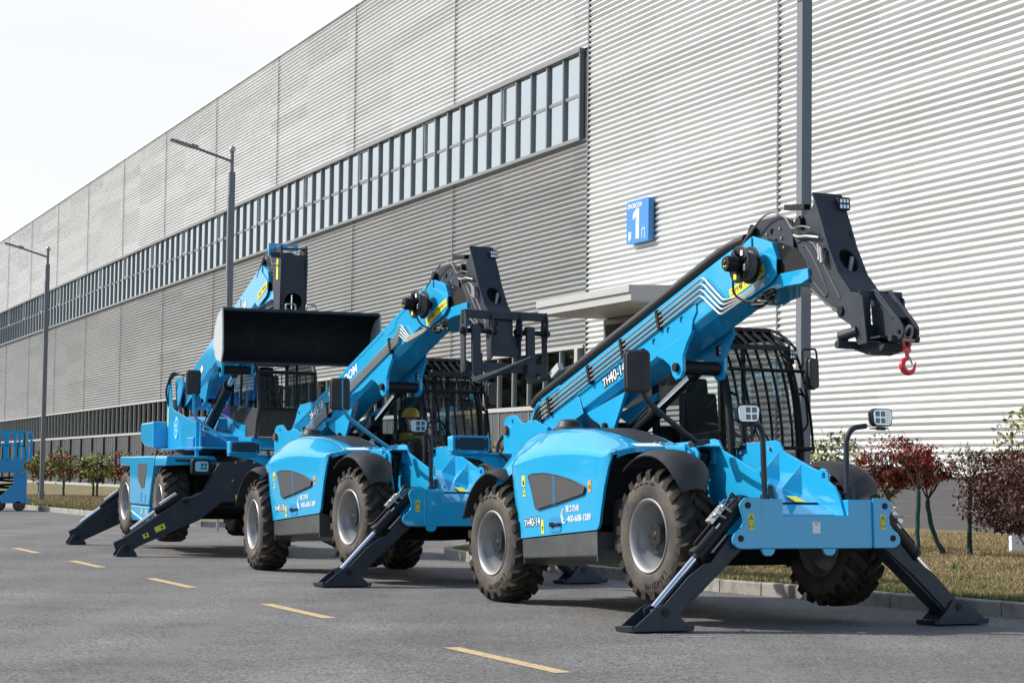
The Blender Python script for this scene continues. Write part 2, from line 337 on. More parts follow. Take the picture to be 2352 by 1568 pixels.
# ------------------------------------------------------------------ boom frame mapping
A0=rad(15.7); O0=(-.6,1.95)
def mapper(O,ang,dL):
    def T(x,z,h=False):
        rx,rz=x-O0[0],z-O0[1]; u=rx*math.cos(A0)+rz*math.sin(A0); v=-rx*math.sin(A0)+rz*math.cos(A0)
        if h: u+=dL
        return (O[0]+u*math.cos(ang)-v*math.sin(ang),O[1]+u*math.sin(ang)+v*math.cos(ang))
    def UV(u,v): return (O[0]+u*math.cos(ang)-v*math.sin(ang),O[1]+u*math.sin(ang)+v*math.cos(ang))
    return T,UV
YN,YF=-.29,.17   # boom side faces
def boom(root,O,ang,dL,kind):
    T,UV=mapper(O,ang,dL); UE=4.95+dL; yc=(YN+YF)/2
    ud=Vector((math.cos(ang),0,math.sin(ang))); vd=Vector((-math.sin(ang),0,math.cos(ang)))
    def Y(u,v,y): a=UV(u,v); return (a[0],y,a[1])
    # outer section, eight-sided tube: bottom corners chamfered
    g=G(); vb,vt=-.235,.255; ch=.05
    sec=[(YN,vt-.015),(YN,vb+.06),(YN+.07,vb),(YF-.07,vb),(YF,vb+.06),(YF,vt-.015),(YF-.015,vt),(YN+.015,vt)]
    rings=[]
    for u in(-.12,UE-.55): rings.append([g.bm.verts.new(Y(u,v,y)) for y,v in sec])
    for j in range(8): g.bm.faces.new((rings[0][j],rings[0][(j+1)%8],rings[1][(j+1)%8],rings[1][j]))
    g.bm.faces.new(rings[0]); g.bm.faces.new(rings[1])
    if kind=='M2': g.prism([UV(u,v) for u,v in [(.02,.2),(3.2,.2),(3.32,.11),(3.55,.11),(3.65,.2),(4.3,.2),(4.3,.25),(.02,.25)]],'y',YN-.006,YN+.001)
    b=g.build('boom',BLUE,root,bevel=.012,seg=3)
    # reinforcing doublers and front head of the outer section
    g=G()
    for y0,y1 in((YN-.016,YN-.001),(YF+.001,YF+.016)):
        g.prism([T(*p,True) for p in [(3.30,3.24),(3.80,3.40),(3.80,3.31),(4.15,3.17),(4.21,3.13),(4.205,2.99),(4.12,2.93),(3.60,2.80),(3.45,2.86)]],'y',y0,y1)
        g.prism([UV(u,v) for u,v in [(2.0,-.17),(2.03,-.02),(2.1,.02),(3.4,.035),(3.52,-.0),(3.5,-.09),(3.42,-.14),(3.36,-.23),(2.3,-.235)]],'y',y0,y1,holes=[circ(*UV(u_,v_),.036) for u_,v_ in ((2.35,-.075),(2.65,-.07),(2.95,-.065),(3.22,-.06))] if kind!='M3' else ())
        g.prism([UV(u,v) for u,v in [(.02,-.24),(.02,.0),(.1,.03),(.9,.03),(.98,-.05),(1.02,-.24)]],'y',y0,y1)
    g.prism([T(*p,True) for p in [(3.4,3.30),(3.80,3.41),(4.12,3.30),(4.20,3.13)]],'y',YN+.002,YF-.002)
    g.prism([T(*p,True) for p in [(3.55,2.80),(4.30,2.87),(4.55,2.86),(4.67,2.89),(4.66,2.99),(4.20,3.0),(3.55,2.95)]],'y',YN+.02,YF-.02)
    split_loose(g.build('boom_head',BLUE,b,bevel=.008),'boom_head_plate')
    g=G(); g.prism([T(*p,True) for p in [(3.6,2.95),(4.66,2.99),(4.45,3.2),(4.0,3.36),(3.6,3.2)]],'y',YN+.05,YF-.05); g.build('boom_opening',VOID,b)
    # lift-cylinder clevis under the boom
    g=G()
    for y0 in(YN-.03,YF-.01):
        pl=[T(*p) for p in [(2.02,2.44),(2.1,2.5),(2.88,2.6),(2.88,2.48),(2.72,2.43),(2.66,2.3),(2.5,2.2),(2.4,2.3),(2.36,2.26),(2.27,2.22),(2.2,2.26),(2.19,2.34)]]
        q=[T(*p) for p in [(1.98,2.47),(2.74,2.64),(2.62,2.52),(2.54,2.40),(2.54,2.26),(2.49,2.19),(2.40,2.18),(2.34,2.23),(2.30,2.33),(2.18,2.40)]]
        g.prism(q,'y',y0,y0+.04)
    for y0 in(YN+.02,YF-.06):
        q=[T(*p) for p in [(.45,2.0),(1.3,2.16),(1.18,1.98),(1.05,1.8),(.85,1.74),(.72,1.86),(.55,1.93)]]; g.prism(q,'y',y0,y0+.04)
    split_loose(g.build('cylinder_lugs',BLUE,b,bevel=.006),'cylinder_lug')
    g=G(); p=T(2.44,2.3); g.lathe([(0,YN-.07),(.045,YN-.07),(.045,YF+.07),(0,YF+.07)],(p[0],0,p[1]),'y',20)
    g.lathe([(.07,YN+.03),(.07,YF-.03)],(p[0],0,p[1]),'y',20); q=T(.88,1.83); g.lathe([(0,YN-.02),(.035,YN-.02),(.035,YF+.02),(0,YF+.02)],(q[0],0,q[1]),'y',16); split_loose(g.build('pivot_pin',BLACK,b,bevel=.004),'pivot_pin')
    # lift cylinder
    c1=Vector((*[T(.35,1.42)[0]],yc,T(.35,1.42)[1])); p0=T(2.44,2.3); c2=Vector((p0[0],yc,p0[1])); dd=(c2-c1).normalized()
    g=G(); Lb=1.38 if kind!='M3' else 2.1
    if kind=='M3': c1=Vector((.0,yc,1.9)); dd=(c2-c1).normalized()
    g.rod(c1,c1+dd*Lb,.082,20); g.rod(c1+dd*(Lb-.06),c1+dd*Lb,.092,20); g.rod(c1+Vector((0,-.1,.05)),c1+dd*(Lb*.95)+Vector((0,-.1,.05)),.012,8)
    cy=g.build('lift_cylinder',BLACK,root,bevel=.004); g=G(); g.rod(c1+dd*Lb,c2-dd*.08,.05,20); g.build('piston_rod',CHROME,cy)
    g=G(); g.rod(c2-dd*.16,c2,.065,16); g.build('rod_end',BLACK,cy)
    # hydraulic lines
    lines=[]
    if kind=='M1': vs=[.17,.12,.07,.02]; u0,u1=.25,3.75
    elif kind=='M2': vs=[-.02,-.055,-.09,-.125]; u0,u1=.2,3.75+dL
    else: vs=[.1,.06]; u0,u1=4.6,4.95
    tb=G(); n=len(vs)
    for i,v in enumerate(vs):
        y=YN-.034
        if kind=='M1': pts=[Y(u0,v,y),Y(u1-.03*i,v,y),Y(u1+.28-.03*i,v-.36+.012*i,y),Y(u1+.6,-.27-.012*i,y+.02),Y(u1+1.05,-.25-.01*i,y+.03)]
        elif kind=='M2': pts=[Y(u0,v,y),Y(u1-.28,v+.0,y),Y(u1-.19-.02*i,v+.07,y),Y(u1-.12-.03*i,v+.06,y),Y(u1+.06-.03*i,-.20-.012*i,y),Y(u1+.45,-.27-.012*i,y+.02),Y(u1+.9,-.25-.01*i,y+.03)]
        else: pts=[Y(u0,v,y),Y(u0+.02,v+.1*i,y),Y(u1-.35,v-.30,y),Y(u1+.35,-.3-.01*i,y+.05)]
        tb.tube(rpath(pts,.05),.011,8)
    split_loose(tb.build('hydraulic_lines',STEEL,b),'hydraulic_line')
    if kind!='M3':
        g=G()
        for u in([.33,1.30,2.05,2.83] if kind=='M1' else [.3,1.2,3.4]):
            vm=(vs[0]+vs[-1])/2; c=Y(u,vm,YN-.03); R_=Matrix.Rotation(-ang,3,'Y'); g.box(c,(.045,.05,.21),R_)
        split_loose(g.build('line_clamps',BLACK,b,bevel=.004),'line_clamp')
        g=G()
        for i,v in enumerate(vs): a=Y(u0,v,YN-.032); g.rod(a,Vector(a)-ud*.06,.02,6); g.box(Vector(a)-ud*.09,(.03,.03,.03))
        g.build('line_fittings',STEEL,b,bevel=.004)
        g=G()
        for i,v in enumerate(vs): 
            a=Vector(Y(u0-.1,v,YN-.032)); g.tube(rpath([a,a-ud*.12-vd*.01,a-ud*(.26+.02*i)-vd*.10,a-ud*(.30+.02*i)-vd*.42],.12,6),.015,8)
        split_loose(g.build('rubber_hoses',HOSE,b),'rubber_hose')
    if kind=='M1':
        g=G(); g.tube(rpath([Y(-.12,.27,YN+.02),Y(.02,.31,YN+.02),Y(4.15,.30,YN+.02),Y(4.5,.24,YN+.02)],.2,5),.05,12); g.tube([Y(.2,.375,YN+.04),Y(4.0,.365,YN+.04)],.014,6); g.build('trailing_hose',HOSE,b)
        g=G(); c=Y(.55,.43,YN); g.box(c,(.2,.07,.09),Matrix.Rotation(-ang-.15,3,'Y')); o=g.build('camera_box',mat('pale_box',(.45,.48,.45),.4),b,bevel=.01)
    # cable reel
    rc=T(3.92,3.11,True) if kind=='M1' else T(3.72,3.10,True)
    if kind!='M3':
        g=G()
        for y in(-.52,-.40): g.lathe([(.10,y-.004),(.16,y-.010),(.176,y-.005),(.176,y+.005),(.10,y+.004),(.10,y-.004)],(rc[0],0,rc[1]),'y',40)
        g.lathe([(0,-.675),(.062,-.675),(.074,-.655),(.077,-.56),(.05,-.55),(.05,YN)],(rc[0],0,rc[1]),'y',28); g.lathe([(0,-.69),(.02,-.69),(.02,-.675)],(rc[0],0,rc[1]),'y',8)
        for k in range(4):
            a=rad(20+90*k); g.beam((rc[0]+.05*math.cos(a),-.525,rc[1]+.05*math.sin(a)),(rc[0]+.15*math.cos(a),-.525,rc[1]+.15*math.sin(a)),.01,.035,(0,1,0))
        rl=g.build('cable_reel',BLACK,root,bevel=.003)
        g=G()
        for i in range(5): y=-.505+.023*i; g.lathe([(.135-.0,y+.011*math.cos(t_*math.pi/4)) if 0 else (.125+.012*math.sin(t_*math.pi/4),y+.012*math.cos(t_*math.pi/4)) for t_ in range(8)],(rc[0],0,rc[1]),'y',40,close=True)
        g.build('wound_cable',mat('grey_cable',(.13,.14,.15),.4),rl)
        g=G(); g.prism([(rc[0]-.03,rc[1]-.03),(rc[0]+.03,rc[1]-.03),(rc[0],rc[1]+.035)],'y',-.679,-.676); g.build('warning_triangle',YEL,rl)
        g=G(); g.box((rc[0]-.06,-.531,rc[1]-.11),(.05,.003,.05)); g.build('reel_label',YEL,rl)
        g=G(); g.box((rc[0]+.06,-.531,rc[1]+.10),(.04,.003,.05)); g.box((rc[0]+.1,-.531,rc[1]-.04),(.03,.003,.06)); g.build('reel_sticker',WHITE,rl)
        g=G(); h1=T(3.75,2.98,True); h2=T(3.9,2.78,True); g.tube(rpath([(rc[0]-.14,-.5,rc[1]+.0),(h1[0]-.1,-.42,h1[1]-.12),(h2[0]-.1,-.36,h2[1]),(h2[0]+.3,YN-.03,h2[1]-.02)],.1,6),.011,8)
        c0=T(3.98,2.76,True)
        rr_=random.Random(3)
        for k in range(6): q=[(c0[0]+rr_.uniform(-.15,.3),YN-.02-rr_.uniform(0,.05),c0[1]+rr_.uniform(-.04,.08)) for _ in range(4)]; g.tube(rpath(q,.1,5),.010,6)
        g.build('loose_cable',HOSE,b)
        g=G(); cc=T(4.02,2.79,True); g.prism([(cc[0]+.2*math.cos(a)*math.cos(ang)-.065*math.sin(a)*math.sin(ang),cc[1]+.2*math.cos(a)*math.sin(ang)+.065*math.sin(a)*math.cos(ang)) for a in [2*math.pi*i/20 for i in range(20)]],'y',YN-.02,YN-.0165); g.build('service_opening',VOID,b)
    # yellow safety sticker with characters
    sy=T(3.42,2.90,True) if kind=='M1' else (T(3.60,2.90,True) if kind=='M2' else T(3.6,2.94,True))
    g=G(); R3=Matrix((ud,Vector((0,-1,0)),vd)).transposed()
    L_=.62; c=Vector((sy[0],YN-.021,sy[1]))+ud*(L_/2); g.box(c,(L_,.003,.10),R3); st=g.build('safety_sticker',YEL,b)
    text('sticker_text','工作臂下严禁站人',.062,BLKP,st,Vector((sy[0],YN-.0235,sy[1]))+ud*.02-vd*.022,ud,vd,.0006,0,1.18)
    # rear pivot ears of the boom and counterpart on the frame
    # inner telescopic head (dark) ------------------------------------------------
    g=G(); d1=[(3.62,3.20),(3.667,3.407),(3.837,3.555),(4.20,3.545),(4.39,3.48),(4.40,3.22),(4.12,3.06),(3.9,3.0)]
    for y0,y1 in((YN+.05,YN+.065),(YF-.065,YF-.05)): g.prism([T(*p,True) for p in d1],'y',y0,y1,holes=[circ(*T(4.06,3.41,True),.03),circ(*T(4.12,3.3,True),.035)])
    g.prism([T(*p,True) for p in [(3.7,3.2),(3.75,3.38),(3.9,3.49),(4.3,3.46),(4.32,3.2),(4.1,3.1)]],'y',YN+.066,YF-.066)
    ih=g.build('inner_boom_head',DARK,root,bevel=.004)
    g=G()
    for px,pz in((3.98,3.40),(4.0,3.33),(4.2,3.42),(4.22,3.33),(4.26,3.24),(4.16,3.2)):
        p=T(px,pz,True); g.lathe([(0,YN+.035),(.012,YN+.035),(.012,YN+.05)],(p[0],0,p[1]),'y',6)
    g.build('bolts',STEEL,ih)
    g=G()
    a,b_=T(3.66,3.34,True),T(4.12,3.18,True); g.beam((a[0],YN+.02,a[1]),(b_[0],YN+.02,b_[1]),.02,.05); a,b_=T(3.80,3.50,True),T(3.74,3.42,True); g.beam((a[0],YN+.02,a[1]),(b_[0],YN+.02,b_[1]),.04,.08)
    a,b_=T(4.30,3.60,True),T(4.62,3.555,True); g.beam((a[0],YN+.06,a[1]),(b_[0],YN+.06,b_[1]),.07,.05); split_loose(g.build('cable_brackets',BLACK,ih,bevel=.003),'cable_bracket')
    g=G(); pp=[T(*p,True) for p in [(3.5,3.25),(3.75,3.42),(4.0,3.56),(4.2,3.58),(4.4,3.48),(4.48,3.36),(4.62,3.38),(4.78,3.33)]]
    g.tube(rpath([(p[0],YN-.015,p[1]) for p in pp],.08,5),.009,8); g.build('sensor_cable',mat('braided_cable',(.12,.12,.12),.5),ih)
    # gooseneck jib ---------------------------------------------------------------
    J0,J1=-.235,.045
    if kind!='M3':
        side=[(4.746,3.60),(4.857,3.376),(4.927,3.28),(4.945,3.138),(5.09,2.881),(5.25,2.70),(5.10,2.56),(5.0,2.56),(4.66,2.80),(4.555,3.0),(4.45,3.245),(4.385,3.34),(4.385,3.45),(4.58,3.475),(4.70,3.53)]
        g=G(); tp=T(4.64,3.62,True)
        for y0 in(J0,J1-.02):
            g.prism([T(*p,True) for p in side],'y',y0,y0+.02)
        g.prism([T(*p,True) for p in [(4.52,3.25),(4.60,3.30),(4.72,3.15),(4.9,2.8),(5.0,2.65),(4.74,2.83),(4.62,3.0)]],'y',J0-.004,J0-.001)
        pocket=[(4.545,3.20),(4.60,3.20),(4.70,3.08),(4.86,2.85),(4.93,2.72),(4.88,2.70),(4.78,2.79),(4.70,2.86)]
        j=g.build('gooseneck_jib',DARK,root,bevel=.005)
        # raised pocket ring
        g=G(); g.tube(rpath([(*[T(*p,True)[0]],J0-.003,T(*p,True)[1]) for p in pocket+[pocket[0]]],.03,4),.008,6); 
        g.tube([(T(*p,True)[0],J0+.0,T(*p,True)[1]) for p in [(4.47,3.25),(4.58,3.27),(4.72,3.2),(4.86,3.0),(5.0,2.8),(5.1,2.66)]],.011,6)
        g.tube([(T(*p,True)[0],J0+.0,T(*p,True)[1]) for p in [(4.66,2.80),(4.86,2.66),(5.05,2.555)]],.011,6); g.build('weld_beads',DARK,j)
        # front plate with oval opening, built flat then mapped
        path=[(4.73,3.66),(4.857,3.376),(4.95,3.14),(5.09,2.881),(5.27,2.69)]
        g=G()
        Q=[T(*p,True) for p in path]; y0,y1=J0-.018,J1+.018
        hc=(Vector((T(5.03,2.985,True)[0],0,T(5.03,2.985,True)[1])))
        acc=[0]
        for a,b_ in zip(Q,Q[1:]): acc.append(acc[-1]+math.dist(a,b_))
        Lt=acc[-1]
        def at(t):
            for i in range(len(Q)-1):
                if t<=acc[i+1]+1e-9: f=(t-acc[i])/(acc[i+1]-acc[i]); return (Q[i][0]*(1-f)+Q[i+1][0]*f,Q[i][1]*(1-f)+Q[i+1][1]*f)
            return Q[-1]
        # flat plate mesh in (t,y) with hole, subdivided along t
        tc_=acc[2]+.148; hole=[(tc_+.122*math.cos(a),(y0+y1)/2+.01+.095*math.sin(a)) for a in [2*math.pi*i/24 for i in range(24)]]
        bm=g.bm; off=.016
        for i in range(len(Q)-1):
            d_=Vector((Q[i+1][0]-Q[i][0],Q[i+1][1]-Q[i][1])).normalized(); nx,nz=-d_.y*off,d_.x*off
            if nx<0: nx,nz=-nx,-nz
            lo=[(acc[i],y0),(acc[i+1],y0),(acc[i+1],y1),(acc[i],y1)]; loops=[lo]+([hole] if i==2 else [])
            prev=None
            for o_ in(0,1):
                LL=[[bm.verts.new((at(t)[0]+nx*o_,y,at(t)[1]+nz*o_)) for t,y in l] for l in loops]
                if len(LL)==1: bm.faces.new(LL[0])
                else:
                    es=[]
                    for L in LL:
                        for k_ in range(len(L)): es.append(bm.edges.new((L[k_],L[(k_+1)%len(L)])))
                    bmesh.ops.triangle_fill(bm,use_beauty=True,edges=es)
                if prev:
                    for A,B in zip(prev,LL):
                        for k_ in range(len(A)): bm.faces.new((A[k_],A[(k_+1)%len(A)],B[(k_+1)%len(B)],B[k_]))
                prev=LL
        g.build('front_plate',DARK,j,ang=50)
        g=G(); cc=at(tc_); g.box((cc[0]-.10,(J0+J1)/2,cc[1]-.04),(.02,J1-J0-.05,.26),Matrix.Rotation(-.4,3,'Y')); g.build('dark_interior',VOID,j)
        g=G(); g.rod((cc[0]-.06,-.03,cc[1]-.1),(cc[0]-.05,.0,cc[1]+.05),.025,10); g.build('tilt_cylinder_rod',STEEL,j)
        g=G(); p=T(4.535,3.425,True); g.lathe([(0,J0-.045),(.045,J0-.045),(.045,J0+.01)],(p[0],0,p[1]),'y',20); g.lathe([(.06,J0-.02),(.06,J0+.01)],(p[0],0,p[1]),'y',20); g.build('jib_pin',BLACK,j,bevel=.003)
        g=G()
        for k in range(2):
            p=T(4.86+.035*k,3.13-.03*k,True); g.rod((p[0],J0-.05,p[1]+.045),(p[0]+.015,J0-.05,p[1]-.07),.018,10); g.rod((p[0]+.015,J0-.05,p[1]-.07),(p[0]+.02,J0-.05,p[1]-.10),.024,10)
            g.box((p[0],J0-.025,p[1]),(.02,.05,.03))
        p=T(4.45,3.32,True); q=T(4.86,3.24,True); g.tube(rpath([(p[0],J0-.03,p[1]),(p[0]+.08,J0-.04,p[1]-.03),(q[0]-.2,J0-.04,q[1]+.04),(q[0]-.02,J0-.03,q[1])],.04),.012,8)
        g.build('quick_couplers',STEEL,j)
        at0=at(.08)
        # lamp on the top of the jib
        wl=work_lamp(j,(at0[0]+.07,.03,at0[1]-.02),-.1,.12 if kind=='M1' else .1)
    else:
        g=G(); side=[(5.90,4.60),(6.20,4.60),(6.24,4.35),(6.20,3.6),(6.16,3.40),(5.95,3.40),(5.88,3.6),(5.78,4.0),(5.76,4.4)]
        J0,J1=-.27,.10
        for y0 in(J0,J1): g.prism(side,'y',y0-.015,y0+.015)
        j=g.build('gooseneck_jib',DARK,root,bevel=.006)
        g=G(); g.prism([(-.255,4.47),(.085,4.47),(.085,3.42),(-.255,3.42)],'x',6.19,6.21,holes=[circ(-.085,3.80,.13,20,.12)]); g.build('front_plate',DARK,j)
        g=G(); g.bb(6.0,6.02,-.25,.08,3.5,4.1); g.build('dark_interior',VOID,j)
        g=G(); g.rod((6.1,-.08,3.6),(6.1,-.08,4.0),.02,8); g.build('tilt_cylinder_rod',CHROME,j)
        g=G(); g.beam((6.17,-.255,4.50),(6.21,-.255,4.42),.34,.003); g.bb(6.05,6.18,-.255,.085,4.56,4.57); g.build('top_plate',DARK,j)
        g=G(); g.prism([(-.38,4.48),(-.38,4.66),(.06,4.66),(.06,4.56),(-.30,4.56),(-.30,4.48)],'x',5.84,5.87,holes=[rrect(-.26,-.16,4.59,4.63,.018),rrect(-.10,.0,4.59,4.63,.018)]); g.build('hose_guard',BLUE,root,bevel=.004)
        g=G(); g.bb(5.98,6.08,J0-.018,J0-.0155,4.12,4.42); g.build('jib_sticker',YEL,j)
        g=G(); 
        for k in range(4): g.tube(rpath([(5.2+.04*k,YN-.03,3.72),(5.5+.04*k,YN-.05,3.70),(5.85,-.2,3.95-.05*k)],.1,5),.014,6)
        g.build('hose_bundle',HOSE,j)
    return b,T,UV,ud,vd
# ------------------------------------------------------------------ cab
def cab(root):
    y0,y1=.2,1.08; cy=.64
    prof=[(.98,1.0),(.98,2.5),(1.08,2.63),(1.25,2.66),(1.95,2.62),(2.14,2.52),(2.29,2.28),(2.39,1.98),(2.45,1.5),(2.44,1.0)]
    g=G(); r=.045
    for y in(y0,y1): g.tube(rpath([(x,y,z) for x,z in prof],.12,4),r,10)
    for x,z in((.98,2.5),(1.25,2.66),(1.95,2.62),(2.42,1.32)): g.rod((x,y0,z),(x,y1,z),.035,8)
    g.bb(.95,2.46,y0-.03,y1+.03,1.0,1.30); g.bb(.98,1.04,y0,y1,1.3,1.75)
    g.rod((1.5,y0,1.3),(1.5,y0,2.63),.028,8); g.rod((1.42,y1,1.3),(1.42,y1,2.63),.03,8)
    c=g.build('cab',BLACK,root,bevel=.006)
    g=G(); g.bb(1.02,2.0,y0+.02,y1-.02,2.655,2.70); g.build('roof',BLACK,c,bevel=.01)
    # glazing
    gp=[(1.02,1.32),(1.02,2.48),(1.1,2.59),(1.25,2.62),(1.94,2.58),(2.11,2.49),(2.25,2.26),(2.35,1.97),(2.40,1.32)]
    g=G()
    for y in(y0,y1): g.poly3([(a_,y,b_) for a_,b_ in gp])
    split_loose(g.build('side_window',GLASS,c),'side_window')
    fr=[(2.13,2.52),(2.28,2.28),(2.38,1.98),(2.44,1.35)]
    g=G()
    for a,b in zip(fr,fr[1:]): g.poly3([(a[0],y0+.04,a[1]),(a[0],y1-.04,a[1]),(b[0],y1-.04,b[1]),(b[0],y0+.04,b[1])])
    g.build('windscreen',GLASS,c,weld=True,ang=60); g=G(); g.poly3([(.98,y0+.04,1.75),(.98,y1-.04,1.75),(.98,y1-.04,2.48),(.98,y0+.04,2.48)]); g.build('rear_window',GLASS,c)
    # seat, wheel, console
    g=G(); g.prism(rrect(.42,.88,-.06,.06,.05),'z',0,0.001) if 0 else None; g.bm.free(); g=G()
    g.box((1.45,cy,1.42),(.48,.46,.13)); g.box((1.20,cy,1.78),(.12,.44,.62),Matrix.Rotation(-.15,3,'Y')); g.box((1.14,cy,2.16),(.09,.26,.18),Matrix.Rotation(-.15,3,'Y')); g.box((1.45,cy,1.32),(.35,.35,.08)); g.build('seat',SEAT,c,bevel=.03,seg=3)
    g=G(); M=Matrix.Translation((1.98,cy,1.72))@Matrix.Rotation(rad(60),4,'Y'); ring=[(M@Vector((.18*math.cos(a),.18*math.sin(a),0))) for a in [2*math.pi*i/24 for i in range(24)]]
    g.tube(ring,.016,8,close=True)
    for k in range(3): a=2*math.pi*k/3; g.rod(M@Vector((0,0,0)),M@Vector((.18*math.cos(a),.18*math.sin(a),0)),.012,6)
    g.rod(M@Vector((0,0,0)),(2.22,cy,1.35),.03,8); g.build('steering_wheel',PLAST,c)
    g=G(); g.box((2.25,cy,1.38),(.22,.5,.16)); g.box((1.7,y0+.12,1.48),(.5,.14,.3)); g.build('dashboard',PLAST,c,bevel=.02)
    # wiper
    g=G(); g.rod((2.46,.75,1.4),(2.40,.45,1.85),.010,6); g.rod((2.455,.6,1.42),(2.42,.36,1.95),.008,6); g.build('wiper',BLACK,c)
    # guards: bars following the windscreen
    pf=[(2.30,2.46),(2.43,2.22),(2.53,1.90),(2.58,1.60),(2.585,1.42)]
    g=G(); n=8
    for i in range(n):
        y=.24+(1.14-.24)*i/(n-1); P=rpath([(x,y,z) for x,z in pf],.2,4)
        for a,b in zip(P,P[1:]): g.beam(a,b,.016,.035,(0,1,0)) if 0 else g.beam(a,b,.012,.032,(0,0,1))
    g.rod((2.44,.2,2.22),(2.44,1.2,2.22),.018,8); g.rod((2.585,.22,1.43),(2.585,1.16,1.43),.018,8)
    for y in(.22,1.14): g.rod((2.38,y,2.0),(2.52,y,1.95),.015,6); g.rod((2.44,y,1.43),(2.59,y,1.43),.022,8)
    g.build('windscreen_guard',BLACK,c)
    # roof guard with curved blades
    g=G(); bars=[(2.34,y,2.47) for y in(.26,1.10)]
    g.beam((2.33,.30,2.46),(2.33,1.06,2.46),.03,.05); g.beam((2.33,.31,2.46),(2.12,.17,2.53),.03,.05); g.beam((2.33,1.05,2.46),(2.16,1.18,2.55),.03,.05)
    g.beam((1.45,.17,2.74),(2.12,.17,2.53),.025,.04); g.beam((1.5,1.18,2.74),(2.16,1.18,2.55),.025,.04)
    for i in range(9):
        y=.2+.95*i/8; arc=[(1.4+.93*t,2.70+.06*math.sin(math.pi*min(1,t*1.0)*.9)-.27*t**2.2) for t in [k/10 for k in range(11)]]
        g.prism([(x,z+.02) for x,z in arc]+[(x,z-.015) for x,z in reversed(arc)],'y',y-.004,y+.004)
    g.rod((1.42,.17,2.72),(1.42,1.18,2.72),.018,8); g.build('roof_guard',BLACK,c)
    work_lamp(c,(2.40,.14,2.40),-.05,.10); work_lamp(c,(2.34,1.10,2.40),-.05,.10)
    # far mirror on a hoop
    mirror(c,(2.55,1.18,2.19),.16,.33,.2); g=G(); g.tube(rpath([(2.45,1.08,2.26),(2.5,1.10,2.26),(2.5,1.10,2.44),(2.55,1.24,2.44),(2.56,1.25,2.27)],.03),.011,8); g.build('mirror_hoop',BLACK,c)
    g=G(); g.tube(rpath([(2.43,1.10,2.05),(2.47,1.15,1.95),(2.5,1.15,1.68),(2.46,1.10,1.6)],.04),.012,8); g.build('grab_handle',BLACK,c)
    c.location=(.08,.05,.08); c.scale=(1,.93,1)
    return c
